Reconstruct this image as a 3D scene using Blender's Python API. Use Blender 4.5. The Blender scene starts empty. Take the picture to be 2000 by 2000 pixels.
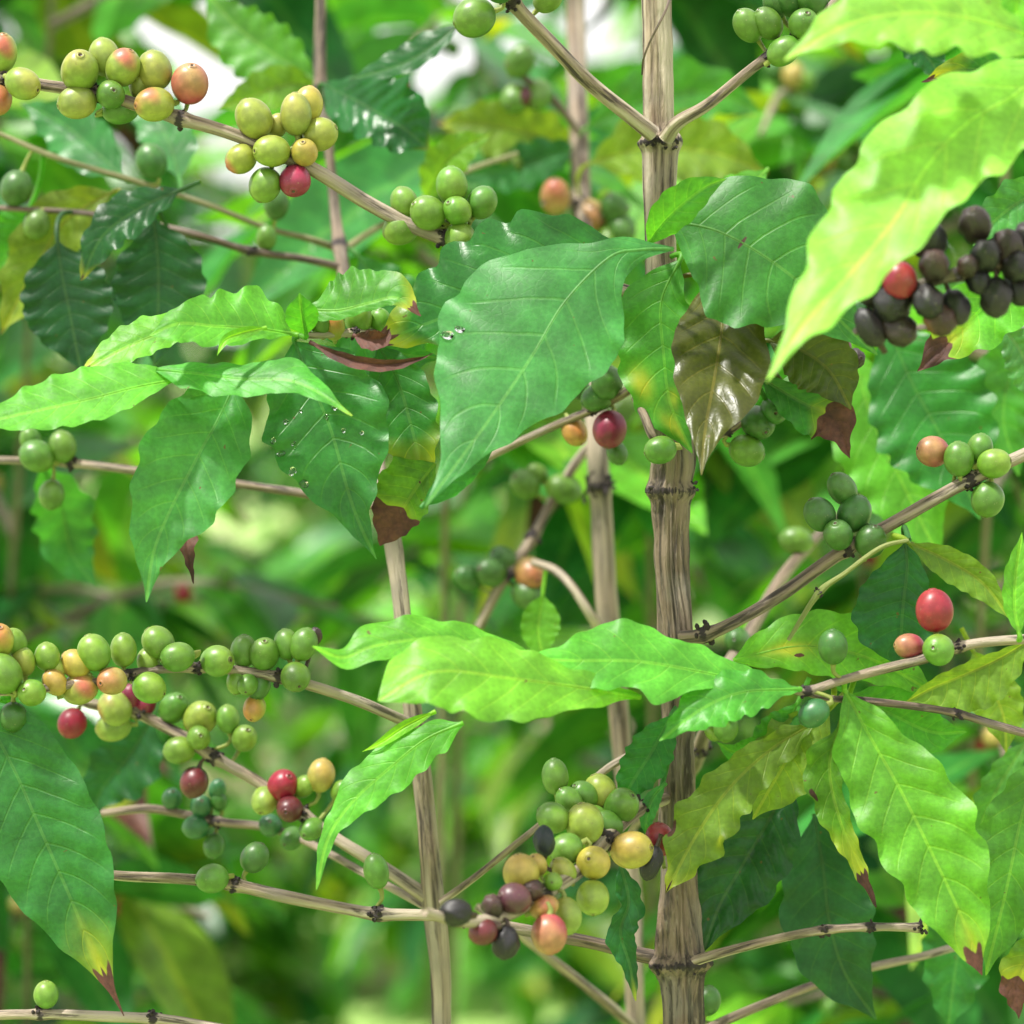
import bpy, math, random
import numpy as np
from mathutils import Vector, Matrix

random.seed(7); RNG = np.random.default_rng(11)
scene = bpy.context.scene
COL = scene.collection
K = 0.0002                      # metres per photo pixel at one metre
PITCH = math.radians(-4.0)
CAM = np.array([0.0, 0.0, 1.45])
FWD = np.array([0.0, math.cos(PITCH), math.sin(PITCH)])
RGT = np.array([1.0, 0.0, 0.0])
UPV = np.array([0.0, -math.sin(PITCH), math.cos(PITCH)])

def W(x, y, D):
    """photo pixel + depth in metres -> world point (vectorised)"""
    x = np.asarray(x, float); y = np.asarray(y, float); D = np.asarray(D, float)
    return (CAM + (D[..., None]) * (FWD + RGT * ((x - 1000) * K)[..., None] + UPV * ((1000 - y) * K)[..., None]))

# ------------------------------------------------------------------ objects
def link(o, parent=None):
    COL.objects.link(o)
    if parent is not None: o.parent = parent
    return o
def empty(name, loc, label, cat, group=None):
    o = bpy.data.objects.new(name, None); o.empty_display_size = .05
    link(o); o.location = Vector(loc)
    o['label'] = label; o['category'] = cat
    if group: o['group'] = group
    return o
class MB:
    """mesh builder with point attributes"""
    def __init__(s): s.v = []; s.f = []; s.n = 0; s.attr = {}; s.cnt = []
    def add(s, v, f, **attr):
        v = np.asarray(v, float).reshape(-1, 3); m = len(v)
        s.v.append(v); s.f += [tuple(int(i) + s.n for i in q) for q in f]
        for k, a in attr.items():
            a = np.asarray(a, float)
            if a.ndim == 0: a = np.full(m, float(a))
            if a.ndim == 1 and len(a) == 3 and m != 3: a = np.tile(a, (m, 1))
            s.attr.setdefault(k, []).append((s.n, a))
        s.n += m
    def build(s, name, mat, parent=None, smooth=True, origin=None):
        v = np.concatenate(s.v)
        o0 = v.mean(axis=0) if origin is None else np.asarray(origin, float)
        me = bpy.data.meshes.new(name)
        me.from_pydata((v - o0).tolist(), [], s.f)
        for k, lst in s.attr.items():
            dim = 3 if lst[0][1].ndim == 2 else 1
            if dim == 3:
                full = np.zeros((s.n, 3))
                for st, a in lst: full[st:st + len(a)] = a
                at = me.attributes.new(k, 'FLOAT_VECTOR', 'POINT'); at.data.foreach_set('vector', full.ravel().astype(np.float32))
            else:
                full = np.zeros(s.n)
                for st, a in lst: full[st:st + len(a)] = a
                at = me.attributes.new(k, 'FLOAT', 'POINT'); at.data.foreach_set('value', full.astype(np.float32))
        if smooth: me.polygons.foreach_set('use_smooth', [True] * len(me.polygons))
        if mat: me.materials.append(mat)
        me.update()
        o = bpy.data.objects.new(name, me); link(o)
        o.location = Vector(o0)
        if parent is not None:
            par = Vector((0, 0, 0)); p = parent
            while p is not None: par += p.location; p = p.parent
            o.parent = parent; o.location = Vector(o0) - par
        return o

def catmull(P, n):
    P = np.asarray(P, float)
    if len(P) == 2: 
        t = np.linspace(0, 1, n)[:, None]; return P[0] * (1 - t) + P[1] * t
    Q = np.vstack([2 * P[0] - P[1], P, 2 * P[-1] - P[-2]])
    out = []
    for i in range(1, len(Q) - 2):
        t = np.linspace(0, 1, 24, endpoint=False)[:, None]
        a, b, c, d = Q[i - 1], Q[i], Q[i + 1], Q[i + 2]
        out.append(.5 * ((2 * b) + (c - a) * t + (2 * a - 5 * b + 4 * c - d) * t ** 2 + (3 * b - a - 3 * c + d) * t ** 3))
    out.append(P[-1:]); C = np.vstack(out)
    L = np.r_[0, np.cumsum(np.linalg.norm(np.diff(C[:, :2] if C.shape[1] > 3 else C, axis=0), axis=1))]
    u = np.linspace(0, L[-1], n)
    return np.stack([np.interp(u, L, C[:, j]) for j in range(C.shape[1])], axis=1)

def frames(C):
    T = np.gradient(C, axis=0); T /= np.linalg.norm(T, axis=1)[:, None] + 1e-12
    ref = np.array([0, 1, 0.01]) if abs(T[0][1]) < .8 else np.array([1, 0, 0.])
    N = np.zeros_like(C); n = ref - T[0] * ref.dot(T[0]); n /= np.linalg.norm(n)
    for i in range(len(C)):
        n = n - T[i] * n.dot(T[i]); n /= np.linalg.norm(n) + 1e-12; N[i] = n
    return T, N, np.cross(T, N)

def vnoise(x, seed):
    """smooth 1d value noise"""
    r = np.random.default_rng(seed).uniform(-1, 1, 512)
    x = np.asarray(x) + 200.3; i = np.floor(x).astype(int); f = x - i; f = f * f * (3 - 2 * f)
    return r[i % 512] * (1 - f) + r[(i + 1) % 512] * f

def tube(mb, C, R, nr=12, rough=0.0, seed=0, age=0.0, caps=True, **extra):
    C = np.asarray(C, float); n = len(C); R = np.broadcast_to(np.asarray(R, float), (n,))
    T, N, B = frames(C)
    th = np.linspace(0, 2 * math.pi, nr, endpoint=False)
    L = np.r_[0, np.cumsum(np.linalg.norm(np.diff(C, axis=0), axis=1))]
    rr = np.ones((n, nr))
    ag = np.broadcast_to(np.asarray(age, float), (n,))
    if rough > 0:
        rs = np.random.default_rng(seed)
        for k_ in (3, 5, 8, 13):
            ph = rs.uniform(0, 6.28); 
            drift = vnoise(L / .03 , seed + k_) * 1.1
            amp = rough / k_ * 2.8
            w_ = np.cos(k_ * th[None, :] + ph + drift[:, None] * (1.5))
            rr += (amp * (w_ if k_ < 5 else -np.abs(w_) ** .6)) * (0.35 + .65 * ag[:, None] + .15 * vnoise(L / .02, seed + 90 + k_)[:, None])
        # fine fissures
        for k_ in (19, 29):
            g = vnoise(L / .012, seed + k_ * 3)[:, None]
            rr += rough * .22 * np.sin(k_ * th[None, :] + 4 * vnoise(L / .05, seed + k_)[:, None] + 2 * g) * (.2 + ag[:, None])
        rr += rough * .25 * vnoise(L / .008, seed + 7)[:, None]
    V = C[:, None, :] + (R[:, None] * rr)[..., None] * (np.cos(th)[None, :, None] * N[:, None, :] + np.sin(th)[None, :, None] * B[:, None, :])
    bk = np.stack([np.cos(th)[None, :] * R[:, None], np.sin(th)[None, :] * R[:, None], np.repeat(L[:, None], nr, 1)], axis=2)
    F = []
    for i in range(n - 1):
        for j in range(nr):
            a = i * nr + j; b = i * nr + (j + 1) % nr
            F.append((a, b, b + nr, a + nr))
    if caps:
        F.append(tuple(range(nr))); F.append(tuple((n - 1) * nr + j for j in reversed(range(nr))))
    at = dict(bk=bk.reshape(-1, 3), age=np.repeat(ag, nr))
    at.update(extra)
    mb.add(V.reshape(-1, 3), F, **at)

# ------------------------------------------------------------------ materials
def nodes(name):
    m = bpy.data.materials.new(name); m.use_nodes = True
    nt = m.node_tree; nt.nodes.clear(); return m, nt
def N_(nt, t, **kw):
    n = nt.nodes.new(t)
    for k, v in kw.items():
        if k == 'inp':
            for a, b in v.items(): n.inputs[a].default_value = b
        else: setattr(n, k, v)
    return n
def math_(nt, op, a, b=None, clamp=False):
    n = nt.nodes.new('ShaderNodeMath'); n.operation = op; n.use_clamp = clamp
    for i, x in enumerate((a, b)):
        if x is None: continue
        if isinstance(x, (int, float)): n.inputs[i].default_value = x
        else: nt.links.new(x, n.inputs[i])
    return n.outputs[0]
def mix_(nt, f, a, b, mode='MIX'):
    n = nt.nodes.new('ShaderNodeMix'); n.data_type = 'RGBA'; n.blend_type = mode
    for s, x in ((n.inputs['Factor'], f), (n.inputs[6], a), (n.inputs[7], b)):
        if isinstance(x, (int, float)): s.default_value = x
        elif isinstance(x, tuple): s.default_value = (*x, 1) if len(x) == 3 else x
        else: nt.links.new(x, s)
    return n.outputs[2]
def ramp_(nt, x, lo, hi, a=0., b=1.):
    n = nt.nodes.new('ShaderNodeMapRange'); n.interpolation_type = 'SMOOTHSTEP'
    nt.links.new(x, n.inputs[0]); n.inputs[1].default_value = lo; n.inputs[2].default_value = hi
    n.inputs[3].default_value = a; n.inputs[4].default_value = b
    return n.outputs[0]

def leaf_material(name='leaf_green', rough=.40, trans=.42):
    m, nt = nodes(name); L = nt.links.new
    at = lambda n: N_(nt, 'ShaderNodeAttribute', attribute_name=n)
    col = at('col').outputs['Vector']
    uv = N_(nt, 'ShaderNodeSeparateXYZ'); L(at('lv').outputs['Vector'], uv.inputs[0])   # x: mm from midrib, y: vein phase, z: |s|
    fx = N_(nt, 'ShaderNodeSeparateXYZ'); L(at('fx').outputs['Vector'], fx.inputs[0])   # x: yellow, y: dry, z: gloss
    tc = N_(nt, 'ShaderNodeTexCoord')
    nz = N_(nt, 'ShaderNodeTexNoise', inp={'Scale': 60., 'Detail': 3.}); L(tc.outputs['Object'], nz.inputs['Vector'])
    nf = N_(nt, 'ShaderNodeTexNoise', inp={'Scale': 600., 'Detail': 3.}); L(tc.outputs['Object'], nf.inputs['Vector'])
    # wobbly vein phase
    ph = math_(nt, 'ADD', uv.outputs[1], math_(nt, 'MULTIPLY', math_(nt, 'SUBTRACT', nz.outputs[0], .5), .16))
    fr = math_(nt, 'FRACT', ph); d = math_(nt, 'MINIMUM', fr, math_(nt, 'SUBTRACT', 1.0, fr))
    vein = math_(nt, 'MULTIPLY', ramp_(nt, d, .018, .06, 1, 0), ramp_(nt, uv.outputs[2], .62, .95, 1, 0))
    mid = ramp_(nt, uv.outputs[0], .35, .75, 1, 0)
    halo = ramp_(nt, uv.outputs[0], .3, 2.5, 1, 0)
    # tertiary mesh
    vo = N_(nt, 'ShaderNodeTexVoronoi', feature='DISTANCE_TO_EDGE', inp={'Scale': 260.}); L(tc.outputs['Object'], vo.inputs['Vector'])
    ret = ramp_(nt, vo.outputs[0], .0, .09, 1, 0)
    var = ramp_(nt, nz.outputs[0], .3, .75, .72, 1.28)
    c0 = mix_(nt, 1.0, col, var, 'MULTIPLY')
    varf = ramp_(nt, nf.outputs[0], .3, .7, .9, 1.1)
    c0 = mix_(nt, 1.0, c0, varf, 'MULTIPLY')
    pale = mix_(nt, 1.0, c0, (1.9, 1.4, 1.4), 'MULTIPLY')
    pale = mix_(nt, .75, pale, mix_(nt, 1.0, pale, (.03, .04, .005), 'ADD'))
    c1 = mix_(nt, math_(nt, 'MULTIPLY', ret, .08), c0, pale)
    c1 = mix_(nt, math_(nt, 'MULTIPLY', vein, .36), c1, pale)
    c1 = mix_(nt, math_(nt, 'MULTIPLY', mid, .8), c1, pale)
    yel = math_(nt, 'MULTIPLY', fx.outputs[0], ramp_(nt, nz.outputs[0], .30, .62, .35, 1.1), clamp=True)
    yel = math_(nt, 'ADD', yel, math_(nt, 'MULTIPLY', math_(nt, 'MULTIPLY', math_(nt, 'ADD', vein, halo), .5), fx.outputs[0]), clamp=True)
    c2 = mix_(nt, yel, c1, (.36, .40, .035))
    dn = math_(nt, 'ADD', fx.outputs[1], math_(nt, 'MULTIPLY', math_(nt, 'SUBTRACT', nz.outputs[0], .5), 1.15))
    dry = ramp_(nt, dn, .42, .55)
    brown = mix_(nt, ramp_(nt, nz.outputs[0], .35, .62), (.035, .012, .010), (.095, .035, .024))
    brown = mix_(nt, 1.0, brown, ramp_(nt, nf.outputs[0], .3, .7, .8, 1.2), 'MULTIPLY')
    c3 = mix_(nt, dry, c2, brown)
    sp = N_(nt, 'ShaderNodeTexNoise', inp={'Scale': 240., 'Detail': 2.}); L(tc.outputs['Object'], sp.inputs['Vector'])
    c3 = mix_(nt, ramp_(nt, sp.outputs[0], .735, .76, 0, .8), c3, (.11, .07, .03))
    pb = N_(nt, 'ShaderNodeBsdfPrincipled')
    L(c3, pb.inputs['Base Color'])
    rg = math_(nt, 'SUBTRACT', rough, math_(nt, 'MULTIPLY', fx.outputs[2], .17))
    rg = math_(nt, 'ADD', rg, math_(nt, 'MULTIPLY', nf.outputs[0], .12))
    L(math_(nt, 'ADD', rg, math_(nt, 'MULTIPLY', dry, .25)), pb.inputs['Roughness'])
    pb.inputs['Specular IOR Level'].default_value = .4
    tb = N_(nt, 'ShaderNodeBsdfTranslucent')
    tcx = mix_(nt, 1.0, c3, (1.75, 1.6, .35), 'MULTIPLY'); L(tcx, tb.inputs[0])
    bh = math_(nt, 'ADD', math_(nt, 'MULTIPLY', nf.outputs[0], .35), math_(nt, 'MULTIPLY', ret, -.09))
    bh = math_(nt, 'ADD', bh, math_(nt, 'MULTIPLY', vein, -.8))
    bp = N_(nt, 'ShaderNodeBump', inp={'Strength': .38, 'Distance': .0007}); L(bh, bp.inputs['Height'])
    L(bp.outputs[0], pb.inputs['Normal'])
    ms = N_(nt, 'ShaderNodeMixShader'); ms.inputs[0].default_value = trans
    L(math_(nt, 'SUBTRACT', trans, math_(nt, 'MULTIPLY', dry, trans * .8)), ms.inputs[0])
    L(pb.outputs[0], ms.inputs[1]); L(tb.outputs[0], ms.inputs[2])
    out = N_(nt, 'ShaderNodeOutputMaterial'); L(ms.outputs[0], out.inputs[0])
    return m

def bark_material():
    m, nt = nodes('bark'); L = nt.links.new
    bk = N_(nt, 'ShaderNodeAttribute', attribute_name='bk').outputs['Vector']
    age = N_(nt, 'ShaderNodeAttribute', attribute_name='age').outputs['Fac']
    oi = N_(nt, 'ShaderNodeObjectInfo')
    mp = N_(nt, 'ShaderNodeMapping'); mp.inputs['Scale'].default_value = (1, 1, .07); L(bk, mp.inputs[0])
    s1 = N_(nt, 'ShaderNodeTexNoise', inp={'Scale': 330., 'Detail': 6., 'Roughness': .65, 'Distortion': .4}); L(mp.outputs[0], s1.inputs['Vector'])
    mp2 = N_(nt, 'ShaderNodeMapping'); mp2.inputs['Scale'].default_value = (1, 1, .25); L(bk, mp2.inputs[0])
    s2 = N_(nt, 'ShaderNodeTexNoise', inp={'Scale': 900., 'Detail': 4.}); L(mp2.outputs[0], s2.inputs['Vector'])
    s3 = N_(nt, 'ShaderNodeTexNoise', inp={'Scale': 45., 'Detail': 2.}); L(bk, s3.inputs['Vector'])
    pale = mix_(nt, ramp_(nt, s1.outputs[0], .36, .62), (.10, .07, .045), (.33, .26, .18))
    old = mix_(nt, ramp_(nt, s1.outputs[0], .43, .57), (.020, .014, .010), (.145, .10, .070))
    mp3 = N_(nt, 'ShaderNodeMapping'); mp3.inputs['Scale'].default_value = (1, 1, .035); L(bk, mp3.inputs[0])
    s4 = N_(nt, 'ShaderNodeTexNoise', inp={'Scale': 170., 'Detail': 3., 'Roughness': .5}); L(mp3.outputs[0], s4.inputs['Vector'])
    band = ramp_(nt, s4.outputs[0], .44, .56)
    pale = mix_(nt, band, pale, (.43, .365, .28)); pale = mix_(nt, ramp_(nt, s4.outputs[0], .30, .42, 1, 0), pale, (.10, .06, .036))
    old = mix_(nt, math_(nt, 'MULTIPLY', band, .35), old, (.24, .17, .115))
    c = mix_(nt, age, pale, old)
    c = mix_(nt, ramp_(nt, s3.outputs[0], .45, .7, 0, .6), c, (.19, .165, .14))
    dark = ramp_(nt, s1.outputs[0], .37, .45, 1, 0)
    c = mix_(nt, math_(nt, 'MULTIPLY', dark, .85), c, (.03, .02, .016))
    c = mix_(nt, ramp_(nt, s2.outputs[0], .55, .75, 0, .25), c, (.42, .35, .28))
    blk = N_(nt, 'ShaderNodeAttribute', attribute_name='blk').outputs['Fac']
    c = mix_(nt, ramp_(nt, math_(nt, 'ADD', blk, math_(nt, 'MULTIPLY', math_(nt, 'SUBTRACT', math_(nt, 'ADD', s2.outputs[0], s3.outputs[0]), 1.0), 1.3)), .35, .6), c, (.022, .014, .015))
    grn = N_(nt, 'ShaderNodeAttribute', attribute_name='grn').outputs['Fac']
    c = mix_(nt, grn, c, (.20, .27, .05))
    pb = N_(nt, 'ShaderNodeBsdfPrincipled'); L(c, pb.inputs['Base Color']); pb.inputs['Roughness'].default_value = .72
    h = math_(nt, 'ADD', s1.outputs[0], math_(nt, 'MULTIPLY', s2.outputs[0], .35))
    bp = N_(nt, 'ShaderNodeBump', inp={'Strength': .9, 'Distance': .002}); L(h, bp.inputs['Height']); L(bp.outputs[0], pb.inputs['Normal'])
    out = N_(nt, 'ShaderNodeOutputMaterial'); L(pb.outputs[0], out.inputs[0])
    return m

def cherry_material():
    m, nt = nodes('cherry_skin'); L = nt.links.new
    col = N_(nt, 'ShaderNodeAttribute', attribute_name='col').outputs['Vector']
    sc = N_(nt, 'ShaderNodeAttribute', attribute_name='scar').outputs['Fac']
    dl = N_(nt, 'ShaderNodeAttribute', attribute_name='dull').outputs['Fac']
    tc = N_(nt, 'ShaderNodeTexCoord')
    n1 = N_(nt, 'ShaderNodeTexNoise', inp={'Scale': 260., 'Detail': 4.}); L(tc.outputs['Object'], n1.inputs['Vector'])
    n2 = N_(nt, 'ShaderNodeTexNoise', inp={'Scale': 1500., 'Detail': 2.}); L(tc.outputs['Object'], n2.inputs['Vector'])
    c = mix_(nt, 1.0, col, ramp_(nt, n1.outputs[0], .3, .72, .8, 1.18), 'MULTIPLY')
    n3 = N_(nt, 'ShaderNodeTexNoise', inp={'Scale': 420., 'Detail': 5., 'Roughness': .7}); L(tc.outputs['Object'], n3.inputs['Vector'])
    c = mix_(nt, ramp_(nt, n3.outputs[0], .62, .72, 0, .45), c, (.13, .085, .035))
    c = mix_(nt, ramp_(nt, n2.outputs[0], .66, .78, 0, .4), c, (.34, .32, .16))
    c = mix_(nt, ramp_(nt, math_(nt, 'ADD', sc, math_(nt, 'MULTIPLY', math_(nt, 'SUBTRACT', n1.outputs[0], .5), .5)), .4, .6), c, (.06, .035, .018))
    pb = N_(nt, 'ShaderNodeBsdfPrincipled'); L(c, pb.inputs['Base Color'])
    L(math_(nt, 'ADD', .40, math_(nt, 'MULTIPLY', dl, .4)), pb.inputs['Roughness'])
    pb.inputs['Subsurface Weight'].default_value = .1
    pb.inputs['Subsurface Radius'].default_value = (.004, .003, .001); pb.inputs['Subsurface Scale'].default_value = .6
    bp = N_(nt, 'ShaderNodeBump', inp={'Strength': .25, 'Distance': .0005}); L(n1.outputs[0], bp.inputs['Height']); L(bp.outputs[0], pb.inputs['Normal'])
    out = N_(nt, 'ShaderNodeOutputMaterial'); L(pb.outputs[0], out.inputs[0])
    return m

LEAF = leaf_material(); BARK = bark_material(); CHERRY = cherry_material()

# ------------------------------------------------------------------ leaf
PT = np.array([0, .03, .08, .15, .27, .42, .56, .68, .78, .86, .92, .965, 1.0])
PW = np.array([.03, .07, .30, .58, .88, 1.0, .965, .82, .60, .37, .18, .07, .012])
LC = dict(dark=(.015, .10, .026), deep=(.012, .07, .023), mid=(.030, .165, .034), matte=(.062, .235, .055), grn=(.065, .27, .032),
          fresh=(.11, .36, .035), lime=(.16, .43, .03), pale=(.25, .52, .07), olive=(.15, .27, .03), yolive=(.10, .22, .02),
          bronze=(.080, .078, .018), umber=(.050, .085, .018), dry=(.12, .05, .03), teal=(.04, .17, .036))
NS = 15
SS = np.sign(np.linspace(-1, 1, NS)) * np.abs(np.linspace(-1, 1, NS)) ** .8

def leaf(parent, branch, pts, D, wA, wB, col='mid', dA=-.25, dB=-.25, rip=7., nv=9, puck=4., tipdry=0., yel=0., spots=(), seed=0,
         gloss=0., curl=0., label=None, name='leaf', pet=True, nt=64, prof=None):
    """pts: midrib in photo pixels from base to tip; D: depth (m) base/mid/tip; wA/wB half widths left/right of travel (px)
       dA/dB: how far the margins lie behind (+) or before (-) the midrib, per px of width"""
    rs = np.random.default_rng(seed + int(abs(pts[0][0]) * 3 + abs(pts[-1][1])))
    C = catmull(np.array(pts, float), nt)
    t = np.linspace(0, 1, nt)
    Dm = D if isinstance(D, tuple) else (D, D, D)
    Dq = Dm[0] * (1 - t) * (1 - 2 * t) + Dm[1] * 4 * t * (1 - t) + Dm[2] * t * (2 * t - 1)
    T = np.gradient(C, axis=0)
    for _ in range(10):
        T[1:-1] = (T[:-2] + T[1:-1] * 2 + T[2:]) / 4
    T /= np.linalg.norm(T, axis=1)[:, None]
    nA = np.stack([T[:, 1], -T[:, 0]], axis=1)
    p0 = np.interp(t, PT, PW)
    for _ in range(2): p0[1:-1] = (p0[:-2] + p0[1:-1] + p0[2:]) / 3
    def wid(w):
        if isinstance(w, (list, tuple)):
            a = np.array([[0, 3]] + list(w) + [[1, 1]], float)
            q = np.interp(t, a[:, 0], a[:, 1])
            for _ in range(3): q[1:-1] = (q[:-2] + q[1:-1] + q[2:]) / 3
            return q
        return w * p0
    wa, wb = wid(wA), wid(wB)
    V = np.zeros((nt, NS, 3)); lv = np.zeros((nt, NS, 3)); fx = np.zeros((nt, NS, 3))
    phA, phB = rs.uniform(0, 6.28, 2)
    nw = nv * rs.uniform(.55, .8)
    for j, s in enumerate(SS):
        a = abs(s); w = wa if s > 0 else wb; fold = dA if s > 0 else dB; ph = phA if s > 0 else phB
        wob = np.sin(2 * math.pi * nw * t + ph + 1.5 * vnoise(t * 4, seed + (5 if s > 0 else 9))) * (1 + .6 * vnoise(t * 5, seed + 31))
        wob2 = np.sin(2 * math.pi * nw * 2.1 * t + ph * 2)
        env = np.clip(w / (w.max() + 1e-6), 0, 1) ** .7
        off = a * w + min(1.2, w.max() / 60) * (rip * .7 * wob + rip * .2 * wob2) * a ** 4 * env
        off = np.maximum(off, 0) if j != NS // 2 else off * 0
        phase = (t - .17 * a ** 1.2) * nv
        cush = np.abs(np.sin(math.pi * phase)) ** .8
        dz = fold * w * a ** 1.25 + min(1.3, w.max() / 60) * rip * 1.25 * np.cos(2 * math.pi * nw * t + ph) * a ** 2.5 * env
        dz = dz - puck * min(1.25, w.max() / 75) * cush * min(1, a * 3.5) * (1 - a ** 5) * env
        dz = dz + 3.0 * math.exp(-(a * 9) ** 2) * env - curl * w * a ** 3
        sg = 1 if s > 0 else -1
        x = C[:, 0] + nA[:, 0] * off * sg; y = C[:, 1] + nA[:, 1] * off * sg
        V[:, j] = W(x, y, Dq + dz * K)
        lv[:, j, 0] = off * K * Dq * 1000; lv[:, j, 1] = phase; lv[:, j, 2] = a
        yy = np.zeros(nt); dd = np.zeros(nt)
        if tipdry: dd = np.clip((t - .03 * a + .02 * np.sin(a * 7 + seed) - (1 - tipdry)) / .10 + .5, 0, 1); 
        if yel: yy = np.clip((t + (.08 if seed % 2 else -.1) * a - (1 - yel)) / .25, 0, 1) * .9
        if tipdry and not yel: yy = np.clip((t + .10 * a - (1 - tipdry * 1.7)) / .12, 0, 1) * .8
        for (st, ss_, r, kind) in spots:
            q = np.exp(-(((t - st) / r) ** 2 + ((s - ss_) / (r * 3.2)) ** 2))
            if kind == 'd': dd = np.maximum(dd, q)
            else: yy = np.maximum(yy, q)
        fx[:, j, 0] = yy; fx[:, j, 1] = dd; fx[:, j, 2] = gloss
    F = [(i * NS + j, (i + 1) * NS + j, (i + 1) * NS + j + 1, i * NS + j + 1) for i in range(nt - 1) for j in range(NS - 1)]
    c = np.array(LC[col]) * np.array([rs.uniform(.85, 1.15), rs.uniform(.9, 1.1), rs.uniform(.85, 1.15)])
    mb = MB()
    mb.add(V.reshape(-1, 3), F, col=np.tile(c, (nt * NS, 1)), lv=lv.reshape(-1, 3), fx=fx.reshape(-1, 3))
    # petiole and the rib that stands out under the blade
    rib = V[:, NS // 2].copy(); rib += FWD * .0004
    base = rib[0]; pp = [] 
    if pet and branch is not None:
        q, _, dist = nearest(branch, base)
        if dist < .035:
            tdir = rib[0] - rib[3]; tdir /= np.linalg.norm(tdir) + 1e-9
            m1 = base + tdir * dist * .4
            u = np.linspace(0, 1, 7)[:-1, None]
            pp = (1 - u) ** 2 * q + 2 * u * (1 - u) * m1 + u * u * base
        else:
            tdir = rib[0] - rib[3]; tdir /= np.linalg.norm(tdir) + 1e-9
            u = np.linspace(1, 0, 7)[:-1, None]; pp = base + tdir * u * .010
    path = np.vstack([pp, rib]) if len(pp) else rib
    rad = np.r_[np.full(len(pp), .0011), np.interp(t, [0, .12, 1], [.001, .0007, .0001])]
    m2 = MB(); tube(m2, path, rad, nr=6)
    v2 = m2.v[0]; f0 = np.zeros((len(v2), 3)); l0 = np.zeros((len(v2), 3)); l0[:, 1] = .5; l0[:, 2] = .5
    tt = np.r_[np.zeros(len(pp)), t]
    f0[:, 1] = np.repeat(np.clip((tt - (1 - tipdry)) / .05, 0, 1) if tipdry else tt * 0, 6)
    if col == 'dry': f0[:, 1] = 1
    mb.add(v2, m2.f, col=np.tile(c, (len(v2), 1)), lv=l0, fx=f0)
    if col == 'dry': mb.attr['fx'][0][1][:, 1] = 1
    o = mb.build(name, LEAF, parent)
    if label: o['label'] = label
    o_s = dict(V=V, obj=o)
    return o_s

def nearest(br, p):
    P = br['P']; d = np.linalg.norm(P - p, axis=1); i = int(np.argmin(d)); return P[i], i, d[i]

# ------------------------------------------------------------------ branch, stem
def spikes(mb, c, r, n, ln, rs, axis=None):
    for _ in range(n):
        d = rs.normal(size=3); d /= np.linalg.norm(d)
        if axis is not None: d = d - axis * d.dot(axis) * .8; d /= np.linalg.norm(d)
        l = ln * rs.uniform(.35, 1.2); b = c + d * r * .55 + (axis if axis is not None else 0) * rs.uniform(-1, 1) * r * .8
        d2 = d + rs.normal(size=3) * .5; d2 /= np.linalg.norm(d2)
        C = np.array([b, b + d * l * .5, b + d * l * .5 + d2 * l * .5]); C = catmull(C, 5)
        tube(mb, C, np.array([1, .9, .8, .95, .45]) * r * rs.uniform(.2, .42), nr=6, blk=1.0)

def branch(parent, pts, rad, age=.15, name='branch', nodes_at=(), seed=0, rough=.07, grn=0., n=None, label=None, swell=(), nr=16, ext=None):
    """pts (x, y, D) in photo pixels; rad px at each point or (r0, r1)"""
    A = np.array(pts, float)
    rad = np.interp(np.linspace(0, 1, len(A)), np.linspace(0, 1, len(rad)), rad) if not np.isscalar(rad) else np.full(len(A), rad)
    S = np.c_[A, rad]
    S = catmull(S * np.array([1, 1, 5000, 1]), n or max(40, int(np.abs(np.diff(A[:, :2], axis=0)).sum() / 5))); S[:, 2] /= 5000
    P = W(S[:, 0], S[:, 1], S[:, 2]); R = S[:, 3] * K * S[:, 2]
    Y = S[:, :2]
    blk = np.zeros(len(P))
    for (x, y) in list(nodes_at) + list(swell):
        d = np.hypot(Y[:, 0] - x, Y[:, 1] - y)
        R = R * (1 + .28 * np.exp(-(d / 15) ** 2)); blk = np.maximum(blk, .72 * np.exp(-(d / 10) ** 2))
    if ext is not None:     # run on, out of the frame, in world space
        E = np.array(ext, float)[:, :3]; ER = np.array(ext, float)[:, 3]
        Q = catmull(np.c_[np.vstack([P[-1], E]), np.r_[R[-1], ER]], 60)[1:]
        P = np.vstack([P, Q[:, :3]]); R = np.r_[R, Q[:, 3]]; blk = np.r_[blk, np.zeros(len(Q))]
    ag = np.interp(np.linspace(0, 1, len(P)), np.linspace(0, 1, len(age)), age) if not np.isscalar(age) else np.full(len(P), float(age))
    mb = MB(); 
    tube(mb, P, R, nr=nr, rough=rough, seed=seed, age=ag, blk=np.repeat(blk, nr), grn=float(grn))
    o = mb.build(name, BARK, parent)
    if label: o['label'] = label
    br = dict(P=P, S=S, obj=o, R=R)
    rs = np.random.default_rng(seed + 5)
    for (x, y) in nodes_at:
        i = int(np.argmin(np.hypot(Y[:, 0] - x, Y[:, 1] - y)))
        ax = P[min(i + 1, len(P) - 1)] - P[max(i - 1, 0)]; ax /= np.linalg.norm(ax)
        m = MB(); spikes(m, P[i], R[i], int(rs.uniform(7, 17)), max(R[i] * rs.uniform(.7, 1.1), .0018), rs, ax)
        m.build('node_stub', BARK, o)
    return br

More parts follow.
